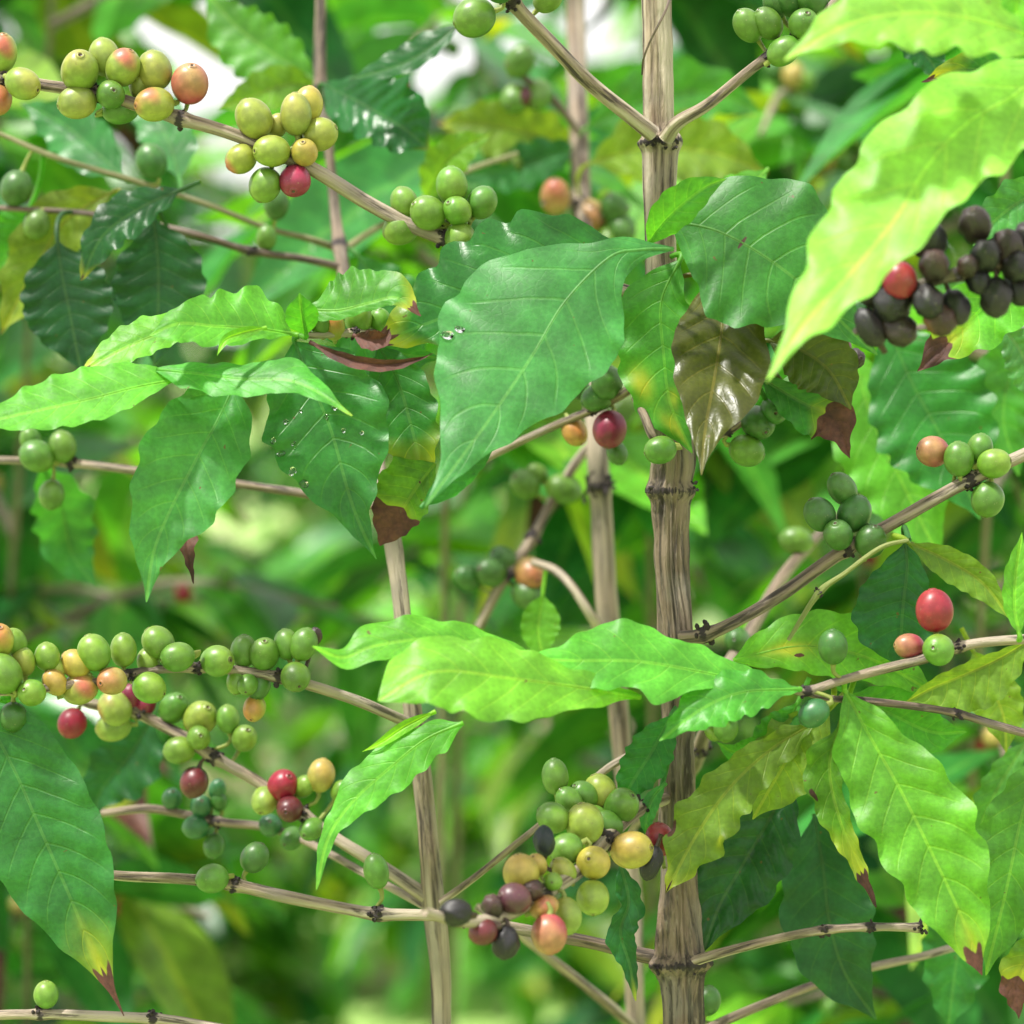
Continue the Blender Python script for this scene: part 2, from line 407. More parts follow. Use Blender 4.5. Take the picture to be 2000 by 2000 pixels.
# ------------------------------------------------------------------ cherries
CC = {'g': ((.14, .29, .03), (.22, .34, .04)), 'dg': ((.045, .15, .022), (.075, .19, .028)), 'mg': ((.09, .22, .025), (.14, .27, .03)),
      'yg': ((.26, .34, .05), (.38, .36, .07)), 'y': ((.42, .37, .06), (.50, .32, .09)), 'yb': ((.30, .36, .055), (.50, .13, .08)),
      'o': ((.40, .31, .08), (.46, .12, .07)), 'og': ((.35, .38, .05), (.55, .16, .06)), 'r': ((.30, .010, .035), (.36, .045, .045)),
      'p': ((.40, .06, .08), (.42, .27, .10)), 'm': ((.22, .008, .045), (.36, .03, .08)), 'dr': ((.10, .014, .018), (.16, .02, .03)),
      'k': ((.008, .008, .010), (.022, .015, .018)), 'bl': ((.006, .014, .025), (.01, .022, .035)), 'br': ((.028, .015, .016), (.07, .03, .028)), 'pu': ((.10, .035, .045), (.17, .05, .05)),
      'bo': ((.05, .02, .018), (.45, .20, .08)), 'dt': ((.03, .14, .05), (.05, .17, .06))}
LBL = {'r': 'ripe red coffee cherry', 'm': 'ripe deep magenta coffee cherry', 'dr': 'overripe dark red coffee cherry', 'k': 'dried black coffee cherry',
       'bl': 'dried blue-black coffee cherry', 'p': 'coffee cherry ripening pink and red', 'y': 'yellow half-ripe coffee cherry', 'yb': 'yellow-green cherry with a red blush',
       'o': 'orange half-ripe coffee cherry', 'br': 'dried brown coffee cherry', 'pu': 'overripe purple-brown coffee cherry', 'bo': 'black cherry with an orange patch', 'og': 'green cherry turning orange'}
CI = [0]
def cherry(br, x, y, r, c, z=None, e=1.25, ang=None, tc=None):
    """x, y, r photo px; z depth offset px from branch; ang apex direction on screen (deg, 0 right 90 up); tc -1..1 apex toward the camera"""
    CI[0] += 1; rs = np.random.default_rng(CI[0] * 17 + 3)
    S = br['S']; d = np.hypot(S[:, 0] - x, S[:, 1] - y); i = int(np.argmin(d))
    D0 = S[i, 2]; rb = S[i, 3]; off = d[i]
    if z is None or isinstance(z, str):
        q = r * .9 + rb; zz = math.sqrt(max(q * q - off * off, 0)) if off < q else rs.uniform(-8, 8)
        z = -zz if z is None else (abs(zz) + 4)
    Dc = D0 + z * K
    Cc = W(x, y, Dc); Q = br['P'][i]
    if ang is None:
        ax = Cc - Q; ax = ax / np.linalg.norm(ax) + rs.normal(size=3) * .14
        ax -= FWD * .75
    else:
        tc_ = 0 if tc is None else tc; h = math.sqrt(1 - tc_ * tc_)
        ax = RGT * math.cos(math.radians(ang)) * h + UPV * math.sin(math.radians(ang)) * h - FWD * tc_
    ax /= np.linalg.norm(ax)
    r = r * 1.03; R = r * K * Dc; L = R * max(e * 1.03, 1.13)
    th = np.r_[0, .07, .11, .15, .19, .23, .28, np.linspace(.36, math.pi - .02, 20)]
    nr = 28; ph = np.linspace(0, 2 * math.pi, nr, endpoint=False)
    rad = R * np.sin(th) ** .96; h = L * np.cos(th)
    h = np.where(th > math.pi / 2, h * .97, h)
    bumpy = np.interp(th, [0, .07, .11, .15, .19, .23, .28, .36], [-.04, -.035, .02, .03, .025, .0, -.018, 0])
    h = h + bumpy * L
    wr = 1.0
    if c in ('k', 'bl', 'br', 'bo'):
        wrk = 1 + .07 * np.sin(5 * ph[None, :] + 3 * th[:, None] + rs.uniform(0, 6)) - .06 * np.abs(np.sin(4 * ph[None, :] - 2 * th[:, None] + rs.uniform(0, 6))) + .03 * np.sin(11 * ph[None, :] + 5 * th[:, None])
    else:
        wrk = 1 + .022 * np.cos(2 * ph[None, :] + rs.uniform(0, 6)) + .012 * np.cos(3 * ph[None, :] + 2 * th[:, None] + rs.uniform(0, 6))
    X = rad[:, None] * np.cos(ph)[None] * wrk; Yy = rad[:, None] * np.sin(ph)[None] * wrk; Z = np.repeat(h[:, None], nr, 1)
    u = np.cross(ax, [0.3, .2, 1.]); u /= np.linalg.norm(u); v = np.cross(ax, u)
    V = Cc + X[..., None] * u + Yy[..., None] * v + Z[..., None] * ax
    a1, a2 = map(np.array, CC[c])
    a1 = a1 * rs.uniform(.88, 1.12, 3) * .78; a2 = a2 * .8
    bd = rs.normal(size=3); bd /= np.linalg.norm(bd)
    if c in ('yb', 'og', 'p', 'o'): bd = (-FWD * .7 + ax * .4 + bd * .8 + RGT * -.5); bd /= np.linalg.norm(bd)
    nrm = (V - Cc) / R
    m = np.clip((nrm @ bd) * .6 + .15 + .16 * np.sin(nrm[..., 0] * 3 + nrm[..., 2] * 2.3), 0, 1)
    if c in ('yb',): m = np.clip(m * 2.6 - 1.35, 0, 1)
    colr = a1 * (1 - m[..., None]) + a2 * m[..., None]
    scar = np.interp(th, [0, .07, .11, .16, .22, .28], [1, .95, .4, .42, .55, 0])[:, None].repeat(nr, 1) * (1 if c not in ('k', 'bl') else .3)
    F = [(i * nr + j, (i + 1) * nr + j, (i + 1) * nr + (j + 1) % nr, i * nr + (j + 1) % nr) for i in range(len(th) - 1) for j in range(nr)]
    F.append(tuple(reversed(range(nr))))
    mb = MB(); dl = .3 if c in ('k', 'br', 'bo', 'bl') else 0.
    mb.add(V.reshape(-1, 3), F, col=colr.reshape(-1, 3), scar=scar.ravel(), dull=dl)
    # stalk to the branch
    b0 = Cc - ax * L * .93; tl = np.linalg.norm(Q - b0)
    end = Q if tl < .016 else b0 - ax * .005
    pth = catmull(np.array([b0 + ax * L * .1, b0 - ax * min(tl, .01) * .4, end]), 6)
    m2 = MB(); tube(m2, pth, np.array([1.4, 1.1, .9, .9, .9, 1.2]) * .0009, nr=7)
    sc_ = (.20, .24, .05) if c not in ('k', 'bl', 'br', 'bo', 'pu', 'dr') else (.05, .03, .02)
    mb.add(m2.v[0], m2.f, col=np.array(sc_) * 1.0, scar=0., dull=.5)
    o = mb.build('cherry', CHERRY, br['obj'])
    if c in LBL: o['label'] = LBL[c]
    return o
def cherries(br, lst):
    for q in lst: cherry(br, *q)

# ================================================================== the four stems and their trees
def ground_ext(x, y, D, r0, r1, sway=.03, seed=0):
    """world points from a photo pixel down to the ground"""
    p = W(x, y, D); return [(p[0] + sway * .5, p[1] + .01, p[2] * .55, (r0 + r1) / 2), (p[0] + sway, p[1] + .02, -.03, r1)]
def up_ext(x, y, D, top, r0, r1, dx=0.):
    p = W(x, y, D); return [(p[0] + dx * .5, p[1], (p[2] + top) / 2, (r0 + r1) / 2), (p[0] + dx, p[1] + .02, top, r1)]

# ---- main tree
T1 = empty('coffee_tree', (W(1325, 1950, 1.0)[0], W(1325, 1950, 1.0)[1], 0), 'coffee tree with the thick pale peeling stem, right of centre', 'coffee tree', 'coffee trees')
main = branch(T1, [(1281, -60, 1.0), (1281, 0, 1.0), (1284, 120, 1.0), (1286, 240, 1.0), (1290, 290, 1.0), (1288, 420, 1.0), (1292, 600, 1.0), (1302, 780, 1.0), (1313, 890, 1.0), (1309, 960, 1.0),
                   (1309, 1100, 1.0), (1320, 1220, 1.0), (1328, 1380, 1.0), (1320, 1460, 1.0), (1322, 1600, 1.0), (1322, 1740, 1.0), (1326, 1860, 1.0), (1330, 1950, 1.0), (1332, 2080, 1.0)],
              [31, 30, 30, 31, 36, 32, 34, 37, 46, 41, 35, 37, 36, 35, 39, 38, 49, 42, 43], age=[0, 0, .02, .05, .12, .15, .3, .6, .85, .9, .9, .9, .9, .9, .95, .95, 1, 1, 1], name='stem', swell=[(1290, 278), (1310, 960), (1326, 1880)], seed=3, rough=.15, n=620, nr=96,
              ext=ground_ext(1332, 2080, 1.0, .0088, .014))
branch(T1, [(1281, -50, 1.0), (1279, -200, 1.0)], [30, 29], age=0., name='stem_top', seed=3, rough=.1, ext=up_ext(1279, -200, 1.0, 2.2, .006, .003))
spk = MB(); rs0 = np.random.default_rng(5)
for (x, y) in ((1268, 278), (1300, 281), (1322, 284), (1262, 955), (1358, 950), (1350, 1900), (1280, 1890)):
    spikes(spk, W(x, y, .992), .0022, 4, .0018, rs0)
spk.build('node_stub', BARK, main['obj'])

B1 = branch(T1, [(-60, 148, .99), (0, 152, .99), (80, 166, .99), (200, 186, .99), (340, 228, .99), (460, 264, .99), (600, 325, .995), (720, 398, 1.0), (820, 448, 1.0), (930, 484, 1.0), (1080, 525, 1.0), (1288, 590, 1.0)],
            [10, 11, 12, 13, 14, 13, 14, 15, 14, 13, 13, 14], age=.18, nodes_at=[(10, 150), (190, 190), (352, 236), (565, 320), (868, 468)], seed=11)
cherries(B1, [(2, 105, 31, 'yb'), (-4, 195, 27, 'o'), (44, 163, 30, 'yg', None, 1.2, -25, .35), (156, 139, 36, 'yg'), (204, 112, 30, 'yg', 14, 1.22, 100, 0), (240, 132, 33, 'yb', -16, 1.13, 60, .4), (302, 138, 33, 'yg', 8, 1.15, 100, .1),
              (151, 200, 31, 'yg', -22, 1.2, 195, .35), (216, 185, 27, 'mg', -34, 1.05, 20, .93), (235, 215, 27, 'mg', 22, 1.3, 10, 0), (302, 204, 32, 'yb', -26, 1.2, 190, .5), (371, 164, 36, 'p', -8, 1.05, 75, .62), (274, 166, 22, 'yg', 20),
              (496, 232, 35, 'yg', -6, 1.14, 120, .1), (541, 246, 20, 'yg', 16), (578, 224, 30, 'yg', -12, 1.36, 92, .05), (601, 206, 28, 'y', 14, 1.3, 80, 0), (625, 263, 31, 'yg', -4, 1.1, 25, .2), (531, 295, 31, 'yg', -30, 1.17, 185, .55),
              (595, 298, 25, 'y', -34, 1.1, 95, .8), (471, 310, 28, 'yb', 0, 1.1, 215, .1), (518, 361, 31, 'g', -8, 1.1, 250, .1), (576, 353, 30, 'm', -24, 1.03, 268, .72),
              (790, 396, 27, 'g', 14, 1.15, 110, 0), (783, 447, 30, 'g', 14, 1.15, 200, .1), (836, 416, 32, 'g', -26, 1.1, 150, .45), (882, 362, 30, 'g', -4, 1.18, 92, .1), (893, 412, 27, 'g', -26, 1.05, 140, .7), (941, 396, 29, 'mg', 4, 1.12, 60, .05), (899, 466, 30, 'g', -14, 1.03, 285, .62)])
B2 = branch(T1, [(1276, 262, .99), (1230, 225, .985), (1150, 160, .98), (1080, 88, .975), (1005, 8, .97), (960, -60, .96)], [17, 16, 15, 15, 14, 13], age=.02, nodes_at=[(1000, 2)], seed=12)
cherries(B2, [(927, 34, 37, 'mg', -10, 1.05, 200, .1), (1070, -4, 26, 'g'), (975, -25, 30, 'dg'), (1010, -30, 26, 'mg')])
B3 = branch(T1, [(1300, 270, .985), (1325, 238, .98), (1385, 202, .98), (1480, 125, .98), (1560, 72, .98), (1620, 15, .98), (1680, -60, .98)], [16, 14, 12, 10, 10, 9, 9], age=.2, nodes_at=[(1500, 112), (1545, 80)], seed=13)
cherries(B3, [(1462, 50, 28, 'mg', 4), (1500, 46, 27, 'mg', -4), (1570, 48, 29, 'mg', -24, 1.03, 80, .85), (1530, 100, 27, 'mg', -18, 1.25, 35, .2), (1540, 2, 26, 'dg', 8), (1585, 2, 28, 'dg', 4), (1515, 8, 24, 'dg', 14)])
B4 = branch(T1, [(1330, 1245, .99), (1375, 1240, .985), (1440, 1212, .98), (1530, 1158, .98), (1640, 1080, .98), (1760, 1012, .98), (1880, 945, .98), (2000, 888, .98), (2080, 850, .98)],
            [15, 14, 13, 14, 14, 13, 13, 13, 13], age=[.9, .7, .6, .5, .4, .3, .25], nodes_at=[(1378, 1240), (1652, 1072), (1700, 1050), (1895, 938)], seed=14)
cherries(B4, [(1822, 882, 29, 'p', 26, 1.02, 170, .3), (1873, 897, 28, 'mg', -8, 1.2, 95, 0), (1914, 876, 25, 'mg', 8, 1.15, 80, 0), (1941, 905, 29, 'g', -22, 1.1, 10, .3), (1929, 975, 31, 'mg', -8, 1.08, 260, .1),
              (1601, 1005, 30, 'dg', -4, 1.12, 120, .1), (1668, 1004, 31, 'dg', 10, 1.2, 60, 0), (1637, 1045, 28, 'dg', -28, 1.1, 110, .65), (1700, 1057, 30, 'dg', -18, 1.12, 75, .5), (1645, 955, 27, 'dg', 22)])
B4b = branch(T1, [(1335, 1420, 1.02), (1400, 1330, 1.08), (1460, 1240, 1.12), (1530, 1125, 1.15), (1610, 1035, 1.17), (1700, 960, 1.2)], [12, 14, 14, 13, 10, 8], age=.5, seed=15)
cherries(B4b, [(1555, 1056, 27, 'mg', -4, 1.2, 170, 0), (1440, 1250, 25, 'dg')])
B12 = branch(T1, [(1300, 1560, .995), (1246, 1582, .975), (1183, 1640, .955), (1130, 1700, .935), (1060, 1745, .915), (980, 1790, .90), (900, 1800, .885), (830, 1780, .87)], [12, 13, 14, 15, 15, 14, 12, 9], age=.2, nodes_at=[(1183, 1640), (1060, 1747), (1255, 1578)], seed=16)
cherries(B12, [(1084, 1517, 26, 'mg', 16, 1.32, 95, .05), (1172, 1547, 31, 'yg', 8, 1.12, 110, 0), (1212, 1574, 33, 'mg', -16, 1.12, 45, .55), (1142, 1609, 36, 'yg', -30, 1.08, 100, .1), (1140, 1554, 26, 'mg', 14), (1080, 1597, 29, 'g', -4, 1.1, 150, .1),
               (1106, 1658, 30, 'mg', -6, 1.1, 200, .1), (1063, 1643, 21, 'bl', -16, 1.4, 92, .05), (1233, 1660, 35, 'y', -34, 1.2, 10, .45), (1159, 1685, 32, 'y', -42, 1.08, 130, .9), (1272, 1685, 21, 'k', -6, 1.6, 250, .1), (1288, 1640, 28, 'r', -30, 1.15, 100, .1),
               (1158, 1753, 31, 'yg', -14, 1.05, 270, .5), (1107, 1788, 29, 'yg', -6, 1.22, 280, .1), (1073, 1824, 35, 'p', -22, 1.05, 270, .05), (1018, 1706, 34, 'y', -6, 1.05, 100, .2), (1005, 1755, 30, 'pu', -30, 1.05, 160, .5), (1062, 1772, 22, 'o', -18, 1.3, 20, 0),
               (944, 1820, 25, 'dr', -4, 1.1, 200, .2), (987, 1840, 28, 'k', -10, 1.15, 265, .1), (891, 1782, 27, 'k', -18, 1.15, 170, .2), (1080, 1722, 18, 'g', -34), (1112, 1566, 25, 'mg', 16), (1186, 1612, 27, 'mg', 6), (1040, 1738, 22, 'br', -20), (962, 1772, 22, 'br', -4), (1100, 1702, 24, 'yg', 6), (1165, 1600, 24, 'mg', 18), (1048, 1690, 20, 'y', -2)])
B10 = branch(T1, [(150, 1700, 1.0), (240, 1711, 1.0), (350, 1716, 1.0), (450, 1727, 1.0), (560, 1752, 1.0), (680, 1776, 1.0), (740, 1785, .99), (870, 1790, .99), (1000, 1812, .99), (1150, 1840, 1.0), (1240, 1862, 1.0), (1310, 1875, 1.0)],
             [8, 10, 11, 12, 13, 12, 13, 11, 12, 13, 15, 17], age=[0, 0, .05, .1, .1, .1, .15, .3, .6, .8, .9, .9], nodes_at=[(458, 1728), (741, 1783), (905, 1795)], seed=17)
cherries(B10, [(415, 1716, 28, 'mg', -22, 1.12, 185, .3), (497, 1675, 27, 'dg', 6, 1.12, 60, 0), (735, 1702, 24, 'mg', -6, 1.42, 102, .05)])
B14 = branch(T1, [(1340, 1885, .995), (1385, 1868, .99), (1500, 1838, .985), (1600, 1818, .98), (1700, 1811, .98), (1796, 1812, .98)], [12, 10, 9, 9, 8, 9], age=.1, nodes_at=[(1612, 1816), (1698, 1811), (1796, 1818)], seed=18)
B15 = branch(T1, [(1345, 2030, 1.02), (1420, 1992, 1.04), (1560, 1935, 1.05), (1680, 1895, 1.06), (1800, 1868, 1.07), (1900, 1840, 1.08)], [10, 10, 9, 9, 8, 8], age=.1, seed=19)
cherries(B15, [(1382, 1955, 25, 'dg', 4, 1.15, 80, 0)])
B18 = branch(T1, [(1300, 700, 1.01), (1230, 760, 1.03), (1150, 803, 1.05), (1060, 842, 1.06), (960, 890, 1.06), (868, 945, 1.05)], [10, 10, 9, 8, 8, 7], age=.35, nodes_at=[(1160, 795)], seed=20)
cherries(B18, [(1191, 838, 33, 'm', -16, 1.02, 260, .2), (1186, 748, 30, 'dg', -10, 1.05, 80, .2), (1168, 776, 27, 'dg', -22, 1.2, 200, .1), (1122, 842, 24, 'og', 16), (1128, 755, 22, 'dg', 12), (1205, 884, 20, 'dg', 30)])
B18b = branch(T1, [(1240, 780, 1.0), (1258, 812, .985), (1272, 848, .98), (1282, 862, .98)], [7, 9, 9, 6], age=.35, seed=21)
cherries(B18b, [(1290, 879, 27, 'mg', -4, 1.15, 190, .2)])
B19 = branch(T1, [(1305, 820, 1.0), (1390, 850, 1.0), (1460, 820, 1.0), (1540, 780, 1.0), (1600, 745, 1.0), (1660, 700, 1.0)], [10, 9, 8, 8, 7, 6], age=.4, nodes_at=[(1420, 842)], seed=22)
cherries(B19, [(1458, 880, 30, 'mg', -10, 1.15, 340, .15), (1480, 825, 31, 'dg', -6), (1512, 800, 28, 'dg', -14), (1560, 758, 30, 'dg', -8, 1.25, 10, 0), (1637, 680, 26, 'dr', -14, 1.15, 100, 0), (1668, 700, 20, 'br', -8)])
# the leafy shoot in front of the stem, left
BL = branch(T1, [(1292, 640, 1.01), (1120, 650, 1.03), (950, 662, 1.02), (800, 655, 1.0), (700, 650, .985), (620, 655, .975), (585, 655, .97)], [12, 11, 10, 9, 8, 7, 5], age=.3, nodes_at=[(690, 652)], seed=23)
cherries(BL, [(625, 632, 20, 'mg', 6), (652, 638, 22, 'og', 8), (700, 622, 26, 'g', 14), (742, 632, 24, 'g', 10), (600, 622, 20, 'g', 8)])
lf = lambda br, *a, **k: leaf(br['obj'], br, *a, **k)
LF = {}
LF['big'] = lf(BL, [(1315, 486), (1250, 488), (1190, 503), (1103, 590), (1036, 700), (955, 820), (885, 915), (830, 990)], (.955, .935, .905), [(.1, 25), (.22, 80), (.34, 150), (.5, 130), (.62, 92), (.72, 60), (.82, 30), (.92, 12)],
            [(.1, 22), (.2, 45), (.28, 110), (.38, 175), (.5, 200), (.62, 175), (.74, 110), (.84, 45), (.92, 14)], 'matte', dA=-.1, dB=.30, rip=8, nv=9, puck=3, seed=1, pet=False, label='large matte green leaf nearest the stem')
lf(BL, [(1215, 475), (1100, 500), (1000, 545), (890, 608), (800, 645), (750, 665), (708, 668)], (.985, .975, .965), 70, 120, 'mid', dA=-.2, dB=.3, rip=9, nv=9, puck=6, tipdry=.10, seed=2, gloss=.6, pet=False, label='glossy leaf with a curled brown tip')
T1R = dict(P=main['P'], obj=main['obj'], S=main['S'])
lf(T1R, [(1308, 432), (1398, 450), (1492, 500), (1590, 575), (1655, 640), (1714, 693)], (.965, .955, .96), [(.08, 45), (.2, 120), (.38, 165), (.5, 150), (.65, 95), (.8, 42), (.92, 14)], [(.08, 70), (.2, 120), (.35, 165), (.5, 140), (.65, 80), (.8, 38), (.92, 12)], 'teal', dA=.3, dB=-.15, rip=7, puck=3, seed=3, spots=[(.3, .0, .012, 'd')])
lf(T1R, [(1388, 548), (1410, 620), (1396, 733), (1378, 836), (1370, 928)], (.992, .962, .932), [(.08, 25), (.2, 78), (.4, 105), (.55, 98), (.7, 62), (.82, 28), (.92, 9)], [(.06, 50), (.2, 88), (.4, 92), (.55, 75), (.7, 48), (.82, 22), (.92, 9)], 'bronze', dA=-.35, dB=-.2, rip=4, nv=7, puck=12, seed=4, gloss=.75, label='young bronze leaf with a strong shine')
lf(T1R, [(1330, 505), (1292, 588), (1296, 690), (1310, 790), (1352, 885)], (.99, .985, .985), 70, 92, 'grn', dA=0, dB=.25, rip=7, puck=3, seed=5, spots=[(.62, -.6, .07, 'y'), (.85, -.3, .08, 'y'), (.72, .2, .05, 'y')])
lf(T1R, [(1264, 480), (1292, 440), (1330, 402), (1375, 368), (1420, 349)], (.965, .95, .955), 42, 36, 'grn', dA=-.4, dB=.2, rip=3, nv=7, seed=6)
lf(T1R, [(1500, 330), (1440, 385), (1370, 420), (1300, 450)], (1.08, 1.06, 1.06), 45, 50, 'fresh', seed=7, pet=False)
# left rosette
lf(BL, [(345, 742), (270, 755), (180, 778), (90, 798), (0, 818), (-70, 838)], (.955, .94, .93), 45, [(.1, 38), (.3, 60), (.5, 62), (.7, 48), (.9, 12)], 'fresh', dA=-1.0, dB=1.0, rip=6, puck=3, seed=8, pet=False, nv=9)
lf(BL, [(305, 722), (390, 730), (470, 740), (560, 742), (625, 768), (688, 812)], (.955, .945, .93), [(.1, 16), (.3, 26), (.5, 32), (.66, 46), (.76, 26), (.9, 7)], [(.1, 28), (.3, 38), (.5, 32), (.7, 22), (.9, 8)], 'grn', dA=1.0, dB=-.8, rip=5, puck=3, seed=9, pet=False, yel=.06)
LF['hang'] = lf(BL, [(458, 752), (420, 830), (388, 888), (331, 1000), (300, 1080), (286, 1176)], (.97, .955, .945), [(.08, 55), (.2, 85), (.4, 92), (.55, 88), (.68, 60), (.8, 32), (.9, 13)], [(.08, 80), (.2, 98), (.38, 112), (.55, 92), (.68, 68), (.8, 40), (.9, 13)], 'matte', dA=-.15, dB=-.3, rip=6, puck=6, seed=10, pet=False)
LF['hang2'] = lf(BL, [(575, 668), (596, 720), (645, 836), (680, 960), (705, 1030), (735, 1092)], (.975, .965, .96), [(.06, 60), (.15, 100), (.32, 122), (.5, 108), (.65, 70), (.8, 28), (.92, 9)], [(.06, 45), (.2, 100), (.35, 128), (.5, 118), (.65, 78), (.78, 40), (.9, 12)], 'mid', dA=-.25, dB=-.25, rip=8, puck=5, seed=12, gloss=.5)
lf(BL, [(735, 668), (775, 740), (800, 820), (818, 895), (834, 965)], (.995, .99, .985), 58, 75, 'mid', dA=-.3, dB=-.2, rip=6, puck=4, tipdry=.13, yel=.36, seed=13)
lf(BL, [(850, 905), (815, 950), (780, 1005), (742, 1066)], (.985, .985, .985), [(.2, 30), (.5, 45), (.8, 30)], [(.2, 70), (.5, 75), (.8, 42)], 'yolive', dA=-.2, dB=-.1, rip=5, tipdry=.42, yel=.55, seed=14, pet=False)
lf(BL, [(822, 992), (860, 945), (905, 900), (950, 868), (982, 848)], (.93, .935, .945), 14, 42, 'mid', dA=-.2, dB=.6, rip=3, seed=15, pet=False)
lf(BL, [(598, 604), (660, 606), (720, 592), (775, 582), (822, 617)], (.97, .96, .955), [(.1, 22), (.2, 60), (.45, 76), (.6, 62), (.75, 48), (.9, 12)], [(.1, 22), (.3, 18), (.5, 15), (.8, 15), (.9, 8)], 'grn', dA=.5, dB=-.3, rip=5, tipdry=.12, seed=16)
lf(BL, [(598, 655), (592, 625), (588, 600), (585, 572)], (.965, .955, .95), 34, 32, 'grn', rip=3, nv=5, seed=17)
lf(BL, [(570, 652), (500, 641), (420, 637), (350, 632), (292, 655)], (.97, .955, .945), [(.1, 12), (.3, 30), (.5, 40), (.7, 38), (.85, 35), (.94, 12)], [(.1, 45), (.25, 80), (.42, 72), (.6, 62), (.78, 36), (.9, 12)], 'fresh', dA=-.9, dB=.7, rip=8, puck=3, seed=18)
lf(BL, [(400, 640), (320, 650), (260, 672), (205, 700), (150, 732)], (.985, .975, .97), 32, 42, 'fresh', dA=-.9, dB=.8, rip=7, tipdry=.1, seed=19, pet=False)
lf(BL, [(520, 640), (470, 652), (440, 665), (424, 694)], (.95, .945, .94), 12, 12, 'lime', rip=1, puck=1, seed=20, pet=False)
lf(BL, [(605, 668), (650, 690), (700, 706), (760, 712), (820, 700), (845, 690)], (.955, .95, .955), 11, 15, 'dry', dA=-.6, dB=-.6, rip=5, seed=21, pet=False, label='curled dry brown leaf')
lf(BL, [(690, 655), (720, 664), (750, 660), (762, 640)], (.96, .955, .955), 20, 20, 'dry', dA=-.8, dB=-.6, rip=5, seed=22, pet=False, label='shrivelled brown leaf piece')
lf(BL, [(640, 560), (700, 650), (780, 690), (860, 700)], (1.02, 1.02, 1.02), 60, 60, 'mid', seed=23, pet=False)
# lower middle trio (a shoot off the main stem, nearer)
BM = branch(T1, [(1325, 1420, .99), (1400, 1395, .96), (1470, 1365, .945), (1530, 1345, .94), (1575, 1350, .945), (1640, 1330, .95), (1720, 1308, .955), (1800, 1288, .955), (1900, 1258, .955), (2010, 1248, .955), (2080, 1244, .955)],
            [7, 6, 6, 6, 9, 9, 10, 10, 10, 10, 10], age=[.3, .3, .2, .2, .4, .5, .4, .35, .1, .05], nodes_at=[(1572, 1352), (1872, 1265)], seed=24, label='side branch with a lone red cherry')
cherries(BM, [(1776, 1262, 24, 'p', 14, 1.2, 175, .2), (1833, 1269, 30, 'g', -26, 1.03, 160, .88), (1825, 1193, 35, 'r', -6, 1.17, 96, .05), (1627, 1264, 28, 'dg', -16, 1.2, 92, .1), (1590, 1393, 26, 'dt', -12, 1.2, 215, .1), (1418, 1420, 24, 'mg', 12, 1.2, 265, .1), (1392, 1430, 15, 'g', 14)])
B6 = branch(T1, [(1560, 1350, .95), (1620, 1364, .955), (1700, 1370, .96), (1850, 1390, .965), (1950, 1418, .97), (2080, 1455, .975)], [6, 7, 8, 8, 9, 9], age=.8, nodes_at=[(1868, 1395)], seed=25)
TW = branch(T1, [(1540, 1250, .97), (1598, 1160, .965), (1650, 1120, .96), (1720, 1070, .955), (1775, 1055, .955)], [4, 6, 5, 5, 4], age=.4, grn=.6, nodes_at=[(1605, 1158)], seed=26)
lf(BM, [(1250, 1362), (1150, 1345), (1000, 1325), (850, 1312), (738, 1368)], (.93, .90, .89), [(.1, 20), (.3, 62), (.5, 90), (.7, 78), (.88, 50), (.96, 16)], [(.1, 20), (.3, 40), (.5, 70), (.7, 68), (.88, 62), (.96, 22)], 'lime', dA=-.6, dB=.9, rip=9, puck=4, seed=30, pet=False)
lf(BM, [(1532, 1346), (1400, 1318), (1250, 1292), (1120, 1290), (1026, 1286)], (.945, .93, .92), [(.1, 14), (.3, 28), (.45, 78), (.62, 50), (.8, 62), (.92, 18)], [(.1, 18), (.3, 45), (.5, 62), (.68, 80), (.84, 40), (.93, 16)], 'fresh', dA=-.7, dB=.8, rip=9, puck=4, seed=31, pet=False)
lf(BM, [(1562, 1346), (1450, 1352), (1370, 1385), (1288, 1447)], (.94, .93, .925), [(.1, 14), (.3, 48), (.6, 50), (.85, 18)], [(.1, 16), (.3, 42), (.6, 55), (.85, 22)], 'grn', dA=-.6, dB=.6, rip=8, puck=3, seed=32, gloss=.3)
lf(BM, [(1080, 1302), (960, 1265), (840, 1248), (730, 1262), (670, 1284), (610, 1262)], (.935, .925, .915), [(.1, 14), (.35, 20), (.55, 20), (.75, 32), (.88, 20), (.95, 7)], [(.1, 14), (.35, 34), (.55, 44), (.72, 48), (.85, 22), (.95, 7)], 'fresh', dA=-.9, dB=.8, rip=6, puck=3, seed=33, pet=False)
lf(BM, [(905, 1412), (830, 1445), (755, 1505), (685, 1570), (640, 1640), (618, 1738)], (.955, .95, .945), [(.12, 40), (.35, 50), (.55, 38), (.72, 16), (.85, 10), (.93, 6)], [(.1, 25), (.3, 42), (.5, 48), (.68, 22), (.82, 14), (.93, 7)], 'fresh', dA=-.3, dB=.5, rip=6, puck=2, seed=34, pet=False)
lf(BM, [(850, 1390), (790, 1420), (745, 1450), (708, 1468)], (.96, .955, .955), 12, 12, 'lime', rip=1, puck=1, seed=35, pet=False)
